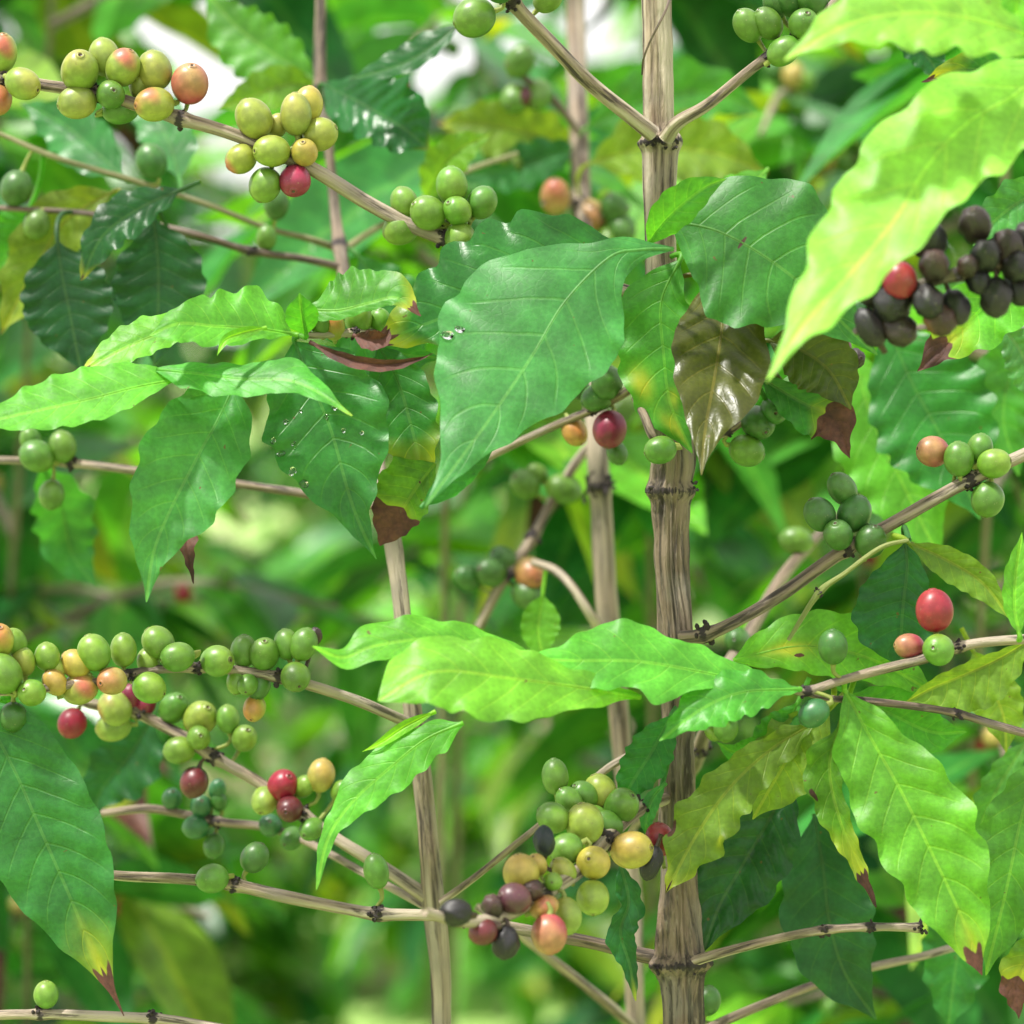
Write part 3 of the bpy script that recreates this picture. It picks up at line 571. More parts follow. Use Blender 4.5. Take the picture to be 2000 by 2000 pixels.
# right hand leaves
lf(BM, [(1652, 1352), (1700, 1440), (1757, 1540), (1812, 1650), (1862, 1755), (1898, 1840), (1918, 1905)], (.955, .945, .94), [(.06, 30), (.14, 52), (.25, 70), (.38, 100), (.52, 112), (.66, 98), (.8, 62), (.9, 28), (.96, 10)], [(.06, 36), (.15, 78), (.28, 98), (.42, 100), (.55, 92), (.68, 80), (.8, 66), (.9, 40), (.96, 12)], 'fresh', dA=-.2, dB=-.2, rip=9, puck=9, tipdry=.095, yel=.25, seed=36, label='long bright leaf with a yellow end and purple-brown tip')
lf(BM, [(1432, 1290), (1560, 1262), (1680, 1280), (1780, 1328), (1840, 1374)], (1.0, .995, .99), [(.1, 36), (.3, 66), (.5, 78), (.7, 52), (.88, 18)], [(.1, 26), (.3, 50), (.5, 60), (.7, 40), (.88, 16)], 'fresh', dA=.2, dB=-.1, rip=4, puck=4, seed=38, spots=[(.22, .1, .03, 'd'), (.3, -.35, .03, 'd'), (.25, -.1, .1, 'y')], pet=False)
lf(BM, [(1588, 1412), (1500, 1468), (1420, 1545), (1355, 1640), (1300, 1745)], (.975, .965, .96), [(.1, 30), (.3, 48), (.5, 58), (.7, 62), (.85, 40), (.95, 10)], [(.1, 22), (.3, 36), (.5, 50), (.7, 62), (.85, 36), (.95, 10)], 'yolive', dA=-.2, dB=-.2, rip=10, puck=3, tipdry=.05, seed=39, spots=[(.74, -.92, .05, 'd'), (.68, .8, .03, 'y')])
lf(BM, [(1620, 1385), (1560, 1450), (1510, 1530), (1470, 1600)], (.99, .985, .985), 75, 70, 'olive', rip=6, seed=40)
lf(BM, [(1640, 1420), (1620, 1500), (1640, 1600), (1680, 1700), (1712, 1772)], (.975, .97, .965), [(.2, 20), (.5, 22), (.8, 14)], [(.2, 55), (.45, 40), (.7, 18), (.9, 8)], 'yolive', dA=-.2, dB=-.3, rip=12, tipdry=.22, yel=.45, seed=41, spots=[(.35, -.8, .05, 'd')])
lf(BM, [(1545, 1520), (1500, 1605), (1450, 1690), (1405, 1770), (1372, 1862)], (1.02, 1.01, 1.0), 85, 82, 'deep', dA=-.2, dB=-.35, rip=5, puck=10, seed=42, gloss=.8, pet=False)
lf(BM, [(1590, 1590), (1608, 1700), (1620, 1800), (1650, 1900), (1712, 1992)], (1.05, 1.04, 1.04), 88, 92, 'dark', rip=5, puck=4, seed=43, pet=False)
lf(BM, [(2050, 1460), (2000, 1580), (1965, 1740), (1925, 1905)], (1.0, .99, .99), [(.1, 25), (.4, 90), (.7, 70), (.9, 20)], [(.1, 30), (.4, 82), (.7, 60), (.9, 14)], 'grn', rip=6, puck=4, seed=44)
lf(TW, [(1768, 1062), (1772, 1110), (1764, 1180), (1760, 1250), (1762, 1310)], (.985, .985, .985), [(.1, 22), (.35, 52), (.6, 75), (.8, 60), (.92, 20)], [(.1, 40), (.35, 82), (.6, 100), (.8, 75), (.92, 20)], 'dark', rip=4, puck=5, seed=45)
lf(TW, [(1775, 1060), (1850, 1095), (1920, 1140), (1975, 1212)], (.985, .985, .985), 30, 38, 'olive', rip=4, seed=46)
lf(BM, [(2010, 1252), (1950, 1288), (1880, 1320), (1820, 1345), (1770, 1372)], (.98, .98, .98), [(.15, 40), (.4, 78), (.7, 70), (.9, 20)], [(.15, 12), (.4, 22), (.7, 20), (.9, 10)], 'olive', dA=-.1, dB=-.7, rip=5, seed=47)
lf(BM, [(1992, 1242), (1982, 1190), (1984, 1120), (1996, 1040)], (.95, .95, .95), 24, 32, 'fresh', rip=4, seed=48)
lf(BM, [(1660, 1355), (1740, 1395), (1820, 1430), (1888, 1430)], (1.0, 1.0, 1.0), 62, 62, 'grn', rip=5, puck=6, seed=49)
lf(BM, [(1900, 1270), (1930, 1330), (1960, 1400), (1965, 1470)], (1.03, 1.03, 1.03), 50, 55, 'olive', rip=4, seed=50)
lf(BM, [(1560, 1370), (1540, 1410), (1500, 1450), (1460, 1500)], (.985, .985, .985), 45, 40, 'grn', rip=6, seed=51, gloss=.5)
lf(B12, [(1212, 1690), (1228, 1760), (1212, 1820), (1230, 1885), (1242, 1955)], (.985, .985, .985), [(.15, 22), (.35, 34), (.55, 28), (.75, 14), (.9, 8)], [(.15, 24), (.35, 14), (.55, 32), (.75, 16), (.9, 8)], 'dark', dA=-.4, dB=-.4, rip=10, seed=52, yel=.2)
lf(B12, [(1312, 1395), (1275, 1465), (1240, 1520), (1205, 1580)], (.985, .98, .98), 44, 46, 'mid', rip=5, seed=53)
lf(B12, [(1300, 1530), (1275, 1560), (1262, 1600), (1265, 1640)], (.98, .975, .975), 18, 16, 'matte', rip=3, seed=54, pet=False)
lf(B19, [(1500, 665), (1560, 682), (1620, 725), (1662, 800)], (.985, .98, .98), 70, 66, 'umber', rip=4, puck=5, gloss=.6, seed=55, label='dark olive young leaf')
lf(B19, [(1490, 742), (1565, 785), (1630, 820), (1660, 895)], (.985, .985, .98), [(.1, 20), (.4, 30), (.65, 52), (.85, 12)], [(.1, 25), (.4, 52), (.65, 60), (.85, 18)], 'mid', rip=5, tipdry=.45, yel=.6, seed=56, label='leaf with its outer half dried brown')
lf(B14, [(1500, 1440), (1440, 1470), (1400, 1450)], (1.0, 1.0, 1.0), 20, 20, 'grn', rip=3, seed=57, pet=False)

# water drops on leaves
def drop_mat():
    m, nt = nodes('water'); pb = N_(nt, 'ShaderNodeBsdfPrincipled', inp={'Roughness': .02, 'IOR': 1.33}); pb.inputs['Transmission Weight'].default_value = 1.0
    out = N_(nt, 'ShaderNodeOutputMaterial'); nt.links.new(pb.outputs[0], out.inputs[0]); return m
WATER = drop_mat()
def drop(lfobj, t, s, r, label, group):
    V = lfobj['V']; i = int(t * (V.shape[0] - 2)); j = int((s + 1) / 2 * (NS - 2))
    c = V[i, j]; a = V[i + 1, j] - c; b = V[i, j + 1] - c; n = np.cross(a, b); n /= np.linalg.norm(n)
    if n.dot(FWD) > 0: n = -n
    a /= np.linalg.norm(a); b = np.cross(n, a); rs = np.random.default_rng(int(t * 1000 + s * 100 + 500))
    nr, nl = 20, 8; vs = []; el = rs.uniform(.7, 1.3); r = r * .72
    for k in range(nl):
        th = math.pi / 2 * (1 - k / (nl - 1))
        for q in range(nr):
            p = 2 * math.pi * q / nr; w = r * (1 + .12 * math.sin(2 * p + t * 9) + .07 * math.sin(3 * p + s * 7)) * math.sin(th)
            vs.append(c + n * (.0001 + r * .55 * math.cos(th)) + a * math.cos(p) * w * el + b * math.sin(p) * w)
    F = [(k * nr + q, k * nr + (q + 1) % nr, (k + 1) * nr + (q + 1) % nr, (k + 1) * nr + q) for k in range(nl - 1) for q in range(nr)]
    F.append(tuple(reversed(range(nr))))
    mb = MB(); mb.add(np.array(vs), F); o = mb.build('water_drop', WATER); o['label'] = label; o['category'] = 'water drop'; o['group'] = group
for (t, s, r) in ((.32, -.45, .0016), (.38, -.75, .0019), (.42, -.5, .0014), (.46, -.8, .0022), (.30, -.2, .0012), (.33, .35, .0022), (.29, .15, .0012), (.45, .3, .0013), (.55, -.75, .0024), (.62, -.75, .0022), (.47, .55, .001), (.36, .2, .0018)):
    drop(LF['hang2'], t, s, r, 'small clear water drop on the broad glossy leaf hanging in the left middle', 'water drops on the glossy hanging leaf')
drop(LF['big'], .60, -.78, .0034, 'larger water drop near the left margin of the big matte central leaf', 'water drops on the big matte leaf')
drop(LF['big'], .57, -.68, .0024, 'smaller water drop just above the larger one on the big matte leaf', 'water drops on the big matte leaf')

# dry tendril round the stem top
tp = [(1312, -30, .985), (1304, 10, .966), (1288, 45, .962), (1270, 80, .964), (1257, 115, .968), (1254, 145, .985)]
o = MB(); S_ = catmull(np.array(tp) * [1, 1, 5000], 40); tube(o, W(S_[:, 0], S_[:, 1], S_[:, 2] / 5000), np.linspace(.0006, .00035, 40), nr=8, age=.9, blk=.25)
tn = o.build('vine_tendril', BARK); tn['label'] = 'thin dry brown tendril winding round the pale stem at the top'; tn['category'] = 'tendril'

# ---- second tree: the slim stem left of centre
T2 = empty('coffee_tree', (W(862, 2000, 1.03)[0], W(862, 2000, 1.03)[1], 0), 'coffee tree with the slim grey-brown stem, left of centre', 'coffee tree', 'coffee trees')
st2 = branch(T2, [(627, -80, 1.2), (627, 0, 1.2), (627, 170, 1.19), (643, 300, 1.18), (655, 420, 1.17), (670, 520, 1.15), (712, 760, 1.1), (745, 950, 1.06), (767, 1060, 1.04), (786, 1200, 1.03), (808, 1400, 1.03), (822, 1500, 1.03), (838, 1650, 1.03), (847, 1760, 1.03), (860, 1900, 1.03), (864, 2080, 1.03)],
             [11, 11, 13, 10, 11, 14, 15, 17, 18, 17, 19, 20, 20, 23, 21, 20], age=[.85, .85, .85, .8, .7, .6, .5, .35, .3, .3, .3, .25, .25, .25, .25, .25], name='stem', swell=[(627, 175), (665, 480)], seed=41, rough=.10, n=420, nr=64, ext=ground_ext(864, 2080, 1.03, .0046, .008))
branch(T2, [(627, -70, 1.2), (625, -200, 1.2)], [11, 10], age=.85, name='stem_top', seed=41, ext=up_ext(625, -200, 1.2, 2.1, .002, .001))
C1 = branch(T2, [(660, 486, 1.165), (600, 466, 1.15), (520, 445, 1.15), (400, 398, 1.14), (250, 350, 1.13), (110, 308, 1.12), (0, 262, 1.12), (-60, 240, 1.12)], [8, 7, 6, 6, 6, 6, 5, 5], age=.6, grn=.35, seed=42)
cherries(C1, [(296, 316, 30, 'dg', 0, 1.15, 110, 0), (32, 367, 31, 'dg', 0, 1.1, 250, 0)])
C2 = branch(T2, [(668, 522, 1.15), (590, 505, 1.14), (490, 490, 1.13), (390, 460, 1.12), (280, 435, 1.12), (150, 415, 1.12), (-40, 405, 1.12)], [9, 8, 8, 8, 7, 6, 6], age=.9, nodes_at=[(490, 490)], seed=43)
cherries(C2, [(72, 438, 26, 'mg', -4, 1.1, 250, 0), (520, 465, 20, 'mg', 10), (540, 400, 24, 'dg', 60)])
C3 = branch(T2, [(672, 488, 1.16), (720, 455, 1.17), (790, 415, 1.18), (900, 340, 1.2), (1010, 300, 1.22)], [8, 7, 7, 6, 5], age=.5, grn=.4, seed=44)
C4 = branch(T2, [(742, 988, 1.055), (680, 982, 1.06), (600, 965, 1.07), (440, 942, 1.08), (260, 918, 1.09), (140, 905, 1.1), (50, 900, 1.1), (-60, 897, 1.1)], [9, 9, 9, 9, 9, 9, 8, 8], age=.5, nodes_at=[(140, 905)], seed=45)
cherries(C4, [(73, 891, 31, 'mg', -22, 1.1, 160, .2), (122, 873, 27, 'mg', -12, 1.15, 100, .1), (101, 966, 25, 'mg', -2, 1.15, 265, .1), (60, 860, 20, 'mg', 20)])
C5 = branch(T2, [(-60, 1350, .96), (50, 1348, .965), (130, 1338, .97), (200, 1330, .975), (270, 1313, .985), (350, 1305, .99), (450, 1308, 1.0), (560, 1326, 1.0), (680, 1362, 1.005), (760, 1395, 1.01), (815, 1420, 1.03)],
            [11, 10, 9, 9, 9, 9, 10, 11, 11, 11, 11], age=[.2, .2, .5, .6, .4, .3, .4, .4, .35, .35], nodes_at=[(60, 1350), (250, 1320), (383, 1306), (545, 1318)], seed=46)
cherries(C5, [(-2, 1252, 29, 'og', -4), (28, 1255, 24, 'g', 12), (6, 1316, 36, 'g', -26, 1.1, 120, .2), (45, 1293, 24, 'yg', 10), (92, 1283, 24, 'g', 8, 1.15, 95, 0), (62, 1353, 26, 'g', -30, 1.04, 140, .9), (107, 1333, 22, 'y', 4), (112, 1305, 16, 'yg', 14),
              (148, 1297, 27, 'y', 12, 1.12, 140, 0), (156, 1345, 31, 'yb', 16, 1.12, 20, 0), (184, 1275, 32, 'g', -4, 1.12, 110, .1), (219, 1330, 27, 'o', -26, 1.1, 190, .8), (241, 1270, 25, 'g', 0, 1.3, 92, 0), (309, 1255, 30, 'g', 4, 1.08, 130, .1),
              (290, 1294, 22, 'g', 14), (347, 1283, 29, 'mg', -22, 1.15, 190, .45), (424, 1291, 30, 'g', -22, 1.05, 5, .55), (291, 1343, 30, 'g', -16, 1.1, 340, .3), (476, 1272, 25, 'mg', 10), (463, 1331, 20, 'g', 6), (484, 1337, 20, 'mg', -14, 1.05, 260, .8), (497, 1383, 22, 'og', 8),
              (516, 1278, 28, 'mg', -4), (560, 1259, 25, 'mg', 10, 1.2, 100, 0), (593, 1259, 26, 'mg', -8, 1.25, 70, 0), (614, 1243, 15, 'br', 8), (577, 1322, 28, 'mg', -26, 1.05, 300, .8), (506, 1340, 22, 'dg', 10), (26, 1400, 26, 'dg', 10, 1.1, 270, 0)])
C6 = branch(T2, [(130, 1352, 1.06), (180, 1375, 1.06), (255, 1385, 1.06), (300, 1408, 1.06), (360, 1440, 1.055), (420, 1480, 1.05), (500, 1525, 1.05), (580, 1582, 1.045), (660, 1640, 1.04), (750, 1695, 1.035), (835, 1752, 1.03)], [9, 11, 11, 11, 12, 12, 12, 12, 12, 13, 15], age=[.1, .1, .1, .1, .1, .1, .2, .3, .2, .2], nodes_at=[(272, 1395), (420, 1478), (590, 1588)], seed=47)
cherries(C6, [(141, 1412, 27, 'r', -4, 1.02), (224, 1383, 31, 'yb', -20, 1.12, 300, .2), (254, 1362, 22, 'm', 2), (283, 1378, 20, 'm', 6), (222, 1420, 27, 'yg', 10, 1.25, 190, 0), (339, 1383, 27, 'mg', 0), (391, 1403, 31, 'yg', 4), (445, 1405, 22, 'g', -2, 1.25, 95, 0), (388, 1441, 23, 'g', -22), (351, 1465, 26, 'g', -8, 1.18, 190, .1), (477, 1442, 24, 'g', -2),
              (379, 1528, 27, 'dr', 12, 1.1, 250, 0), (552, 1534, 29, 'r', -8, 1.03), (566, 1580, 25, 'dr', -22), (518, 1562, 25, 'yg', -6), (594, 1536, 20, 'g', 4), (627, 1515, 27, 'y', 6, 1.2, 80, 0), (665, 1545, 18, 'g', 8), (609, 1619, 22, 'mg', -6)])
C7 = branch(T2, [(200, 1588, 1.1), (290, 1580, 1.09), (370, 1593, 1.085), (440, 1607, 1.08), (520, 1616, 1.08), (600, 1645, 1.07), (720, 1710, 1.05), (840, 1775, 1.03)], [8, 9, 9, 9, 9, 8, 8, 9], age=.4, nodes_at=[(420, 1603)], seed=48)
cherries(C7, [(336, 1560, 19, 'dt', -4), (393, 1575, 21, 'dt', -6), (424, 1541, 17, 'dt', 0), (428, 1565, 16, 'dg', 6), (384, 1615, 23, 'dt', -8, 1.15, 190, 0), (418, 1652, 20, 'dg', 2), (528, 1612, 22, 'dt', -18), (570, 1637, 21, 'dg', -4)])
C8 = branch(T2, [(862, 1762, 1.02), (930, 1712, 1.01), (1000, 1655, 1.0), (1047, 1618, 1.0), (1100, 1572, 1.0), (1150, 1530, 1.0), (1200, 1492, 1.0), (1260, 1460, 1.01)], [8, 7, 7, 7, 7, 7, 8, 7], age=.25, seed=49)
lf2 = lambda *a, **k: leaf(*a, **k)
def m2_(br, *a, **k): return leaf(br['obj'], br, *a, **k)
m2_(C2, [(112, 470), (122, 540), (138, 620), (158, 725)], (1.09, 1.09, 1.09), 88, 90, 'deep', puck=2.5, rip=4, seed=60)
m2_(C2, [(300, 425), (308, 500), (309, 600), (300, 712)], (1.09, 1.09, 1.09), 92, 90, 'deep', puck=2.5, rip=4, seed=61)
m2_(C2, [(350, 372), (270, 408), (200, 462), (158, 548)], (1.07, 1.06, 1.06), [(.1, 20), (.4, 45), (.7, 36), (.9, 14)], [(.1, 20), (.4, 50), (.7, 34), (.9, 14)], 'dark', dA=-.4, dB=.4, gloss=.8, puck=6, tipdry=.05, seed=62)
m2_(C2, [(225, 372), (130, 430), (65, 530), (0, 655)], (1.13, 1.13, 1.13), 62, 70, 'olive', yel=.15, tipdry=.05, seed=63)
m2_(C1, [(60, 400), (20, 480), (-20, 560)], (1.14, 1.14, 1.14), 70, 60, 'grn', seed=64)
m2_(st2, [(632, 165), (720, 210), (790, 252), (838, 292)], (1.17, 1.14, 1.13), [(.1, 25), (.3, 60), (.55, 88), (.8, 60), (.94, 18)], [(.1, 45), (.3, 62), (.55, 58), (.8, 50), (.94, 14)], 'dark', gloss=1., puck=9, yel=.05, seed=65, nv=10)
m2_(st2, [(900, 45), (850, 85), (800, 118), (740, 140), (680, 155)], (1.12, 1.12, 1.13), 22, 34, 'dark', dA=-.5, dB=.5, rip=5, puck=2, gloss=.6, seed=66)
m2_(st2, [(620, 165), (560, 165), (490, 190), (425, 212)], (1.2, 1.19, 1.18), 40, 44, 'olive', seed=67)
m2_(st2, [(620, 160), (540, 110), (460, 50), (400, -20)], (1.21, 1.22, 1.23), 75, 60, 'grn', seed=68)
m2_(C1, [(350, 350), (335, 290), (300, 220), (260, 150)], (1.16, 1.2, 1.22), 50, 60, 'mid', gloss=.6, seed=69)
m2_(C1, [(240, 345), (180, 290), (120, 240), (40, 200)], (1.15, 1.18, 1.2), 60, 55, 'mid', gloss=.7, seed=70)
m2_(C3, [(830, 395), (860, 330), (900, 290), (960, 262)], (1.18, 1.17, 1.17), 40, 40, 'olive', seed=71)
m2_(C3, [(700, 500), (740, 560), (790, 620), (830, 700)], (1.15, 1.15, 1.15), 60, 60, 'mid', seed=72)
m2_(C4, [(80, 905), (120, 990), (140, 1080), (190, 1150)], (1.16, 1.2, 1.2), 60, 60, 'teal', gloss=.8, seed=73)
m2_(C4, [(400, 950), (380, 985), (365, 1050), (378, 1140)], (1.0, .98, .975), [(.2, 14), (.5, 24), (.7, 12), (.9, 4)], [(.2, 30), (.5, 20), (.7, 12), (.9, 4)], 'yolive', tipdry=.6, yel=.9, seed=74, pet=False, label='narrow leaf with a long brown tip')
m2_(C5, [(40, 1350), (10, 1380), (-30, 1400)], (.98, .98, .98), 20, 20, 'grn', seed=75)
m2_(C6, [(300, 1400), (250, 1480), (200, 1540), (180, 1600)], (1.15, 1.15, 1.15), 70, 60, 'dark', seed=76)

# ---- third tree: slim stem close behind the main one
T3 = empty('coffee_tree', (W(1240, 2000, 1.2)[0], W(1240, 2000, 1.2)[1], 0), 'coffee tree with a slim straight stem just behind and left of the thick one', 'coffee tree', 'coffee trees')
st3 = branch(T3, [(1124, -60, 1.36), (1125, 80, 1.35), (1135, 400, 1.28), (1152, 700, 1.22), (1163, 820, 1.19), (1168, 900, 1.18), (1176, 1000, 1.18), (1180, 1100, 1.18), (1187, 1200, 1.18), (1207, 1370, 1.18), (1220, 1550, 1.18), (1234, 1750, 1.18), (1238, 1900, 1.17), (1245, 2080, 1.17)],
             [19, 20, 20, 22, 22, 22, 22, 22, 22, 20, 19, 20, 19, 20], age=.4, name='stem', swell=[(1170, 950)], seed=51, rough=.09, n=360, nr=48, ext=ground_ext(1245, 2080, 1.17, .005, .008))
branch(T3, [(1124, -50, 1.36), (1120, -200, 1.36)], [19, 18], age=.5, name='stem_top', seed=51, ext=up_ext(1120, -200, 1.36, 2.2, .003, .001))
sp3 = MB(); spikes(sp3, W(1150, 952, 1.172), .0026, 8, .007, np.random.default_rng(3)); spikes(sp3, W(1190, 945, 1.172), .0026, 8, .006, np.random.default_rng(4)); sp3.build('node_stub', BARK, st3['obj'])
D1 = branch(T3, [(1160, 860, 1.2), (1125, 905, 1.2), (1075, 985, 1.2), (1035, 1060, 1.19), (985, 1130, 1.18), (935, 1225, 1.18)], [9, 10, 10, 11, 11, 10], age=.3, nodes_at=[(1040, 1050), (990, 1125)], seed=52)
cherries(D1, [(1026, 946, 27, 'mg', 0), (1100, 955, 28, 'mg', 6), (960, 1118, 28, 'dg', -10), (914, 1130, 24, 'dg', 2), (985, 1095, 26, 'dg', 10), (1034, 1119, 30, 'o', -14), (1030, 1162, 28, 'dg', 4), (1050, 925, 18, 'mg', 10)])
D2 = branch(T3, [(1180, 1245, 1.17), (1160, 1212, 1.15), (1120, 1150, 1.15), (1085, 1115, 1.16), (1040, 1098, 1.17)], [11, 10, 9, 9, 8], age=.0, seed=53)
D3 = branch(T3, [(1240, 2010, 1.17), (1200, 1972, 1.15), (1110, 1900, 1.13), (1010, 1822, 1.1), (930, 1770, 1.1)], [11, 10, 10, 9, 8], age=.0, seed=54)
D4 = branch(T3, [(1130, 260, 1.3), (1085, 200, 1.29), (1040, 165, 1.28), (990, 120, 1.27)], [8, 8, 8, 7], age=.6, nodes_at=[(1075, 185)], seed=55)
cherries(D4, [(1015, 120, 28, 'mg', 0), (1008, 192, 28, 'mg', 0), (1020, 190, 20, 'dr', -14), (1050, 185, 28, 'mg', -4)])
D5 = branch(T3, [(1137, 400, 1.28), (1110, 398, 1.27), (1060, 395, 1.26)], [7, 7, 6], age=.6, nodes_at=[(1120, 395)], seed=56)
D6 = branch(T3, [(1137, 430, 1.28), (1180, 420, 1.27), (1230, 405, 1.27)], [7, 7, 6], age=.6, seed=57)
cherries(D5, [(1085, 385, 29, 'o', -4), (1155, 420, 29, 'o', -10), (1098, 425, 22, 'mg', 8)])
cherries(D6, [(1200, 408, 27, 'dg', 0), (1215, 445, 26, 'dg', 0), (1190, 470, 22, 'mg', 4)])
D7 = branch(T3, [(1225, 1620, 1.18), (1300, 1560, 1.14), (1355, 1500, 1.1), (1372, 1440, 1.08), (1400, 1380, 1.07)], [9, 10, 12, 14, 13], age=.6, nodes_at=[(1372, 1465)], seed=58)
m2_(st3, [(1140, 300), (1090, 300), (1000, 330), (880, 345)], (1.3, 1.3, 1.3), 45, 45, 'mid', seed=80)
m2_(st3, [(1138, 310), (1060, 270), (960, 245), (850, 240)], (1.32, 1.3, 1.3), 70, 60, 'olive', seed=81, tipdry=.06)
m2_(st3, [(1150, 320), (1260, 290), (1400, 300), (1500, 340)], (1.26, 1.24, 1.24), 75, 70, 'olive', seed=82)
m2_(st3, [(1145, 250), (1250, 200), (1380, 180), (1490, 220)], (1.3, 1.3, 1.3), 70, 70, 'grn', seed=83)
m2_(D1, [(1060, 1160), (1055, 1200), (1052, 1240), (1062, 1290)], (1.1, 1.1, 1.1), 42, 36, 'fresh', seed=84, rip=2, puck=1)

# ---- fourth tree, its stem off the frame to the right
x4 = W(2350, 1000, 1.0)
T4 = empty('coffee_tree', (x4[0], x4[1], 0), 'coffee tree at the right edge with pale lime leaves and black shrivelled cherries', 'coffee tree', 'coffee trees')
st4 = branch(T4, [(2350, 2100, 1.0), (2350, 1500, 1.0), (2345, 900, 1.0), (2340, 300, 1.0), (2345, -300, 1.0)], [38, 36, 33, 30, 26], age=.8, name='stem', seed=61, rough=.1, n=200, nr=32, ext=up_ext(2345, -300, 1.0, 2.3, .004, .002))
branch(T4, [(2350, 2080, 1.0), (2352, 2200, 1.0)], [38, 39], age=.9, name='stem_base', seed=62, rough=.1, nr=32, ext=ground_ext(2352, 2200, 1.0, .009, .013))
E1 = branch(T4, [(2342, 600, 1.0), (2180, 480, .92), (2060, 490, .89), (1960, 515, .88), (1870, 535, .875), (1780, 565, .88), (1710, 610, .885), (1670, 650, .89)], [14, 12, 12, 12, 12, 11, 9, 7], age=.9, nodes_at=[(1960, 515), (1870, 535), (1780, 565), (1720, 600)], seed=63, label='branch loaded with black dried cherries')
cherries(E1, [(1815, 470, 33, 'k', -2), (1905, 440, 32, 'br', 0), (1757, 548, 33, 'r', -22, 1.08, 100, .1), (1825, 520, 29, 'br', -18), (1702, 562, 34, 'k', 10), (1742, 592, 38, 'k', -4, 1.1), (1700, 640, 27, 'k', -12, 1.5, 120, 0), (1757, 642, 32, 'br', -6), (1812, 588, 31, 'k', -22), (1836, 622, 33, 'bo', -2, 1.1), (1866, 600, 29, 'k', 12),
              (1945, 580, 31, 'k', -6, 1.25, 270, 0), (1925, 500, 29, 'k', -24), (1965, 488, 34, 'br', -8), (1992, 562, 30, 'k', 4), (1890, 520, 22, 'br', -16), (1985, 520, 30, 'k', -26), (1910, 545, 25, 'k', 4), (2010, 470, 32, 'k', 0), (1790, 570, 22, 'bl', 14)])
m4 = m2_
m4(E1, [(2075, 100), (1990, 180), (1888, 240), (1810, 325), (1750, 425), (1660, 535), (1565, 640), (1498, 745)], (.87, .83, .80), [(.06, 40), (.15, 110), (.3, 116), (.45, 86), (.6, 62), (.72, 50), (.82, 40), (.9, 15), (.96, 7)], [(.06, 40), (.15, 80), (.3, 105), (.45, 130), (.6, 125), (.72, 92), (.82, 50), (.9, 18), (.96, 8)], 'pale', dA=-.5, dB=.5, rip=9, puck=3, seed=90, pet=False, label='large glowing pale lime leaf')
m4(E1, [(2080, 95), (1950, 50), (1820, 25), (1700, 35), (1610, 70), (1532, 118)], (.86, .83, .82), [(.08, 28), (.22, 62), (.38, 68), (.5, 82), (.62, 58), (.75, 42), (.88, 16)], [(.08, 25), (.22, 40), (.38, 75), (.55, 95), (.7, 75), (.85, 30)], 'pale', dA=-.6, dB=.6, rip=10, puck=3, seed=91, pet=False, label='pale lime leaf along the top edge')
m4(E1, [(2060, -80), (2000, -20), (1985, 40), (2010, 115)], (.85, .85, .85), 32, 30, 'lime', seed=92, pet=False)
m4(E1, [(2060, 200), (1960, 150), (1880, 135), (1800, 160)], (.95, .95, .95), 50, 40, 'mid', tipdry=.1, yel=.35, seed=93, pet=False)
m4(E1, [(2050, 470), (1950, 570), (1880, 640), (1792, 725)], (.99, .985, .98), [(.1, 30), (.4, 78), (.62, 70), (.8, 34), (.93, 12)], [(.1, 30), (.4, 62), (.62, 70), (.8, 42), (.93, 12)], 'fresh', tipdry=.22, yel=.45, seed=94, pet=False, label='leaf ending in a dark red-brown patch')
m4(E1, [(2080, 370), (2010, 385), (1950, 425), (1900, 480)], (1.0, 1.0, 1.0), 48, 48, 'matte', seed=95, pet=False)
E2 = branch(T4, [(2345, 700, 1.05), (2150, 640, 1.08), (1960, 620, 1.1), (1800, 640, 1.12), (1700, 660, 1.13)], [10, 9, 8, 7, 5], age=.6, seed=64)
m4(E2, [(1735, 640), (1780, 745), (1850, 875), (1915, 1015)], (1.11, 1.1, 1.09), [(.1, 70), (.3, 128), (.5, 130), (.7, 95), (.88, 30)], [(.1, 50), (.3, 100), (.5, 120), (.7, 90), (.88, 30)], 'mid', puck=5, seed=96, gloss=.3)
m4(E2, [(1665, 680), (1700, 810), (1770, 960), (1840, 1100)], (1.14, 1.13, 1.12), 100, 95, 'fresh', puck=3, seed=97)
m4(E2, [(2050, 640), (1980, 720), (1960, 820), (1990, 930)], (1.14, 1.14, 1.14), 90, 70, 'grn', seed=98)
m4(E2, [(1960, 640), (2000, 700), (2030, 800)], (1.05, 1.05, 1.05), 60, 40, 'matte', gloss=.6, seed=99)
m4(E2, [(1740, 60), (1800, 100), (1835, 145), (1850, 165)], (1.05, 1.05, 1.05), 35, 30, 'dark', tipdry=.1, seed=100, pet=False)
E3 = branch(T4, [(2350, 1800, 1.02), (2150, 1700, 1.04), (2040, 1600, 1.06), (1960, 1480, 1.08)], [10, 9, 8, 6], age=.6, seed=65)
m4(E3, [(2010, 1440), (1960, 1520), (1920, 1600), (1905, 1680)], (1.06, 1.05, 1.05), 30, 34, 'grn', seed=101)
m4(E3, [(2060, 1820), (2010, 1870), (1985, 1920), (1990, 1990)], (1.0, 1.0, 1.0), 40, 40, 'yolive', tipdry=.4, yel=.7, seed=102)
m4(E3, [(1900, 1700), (1880, 1800), (1865, 1900), (1850, 2020)], (1.1, 1.1, 1.1), 70, 70, 'mid', seed=103)

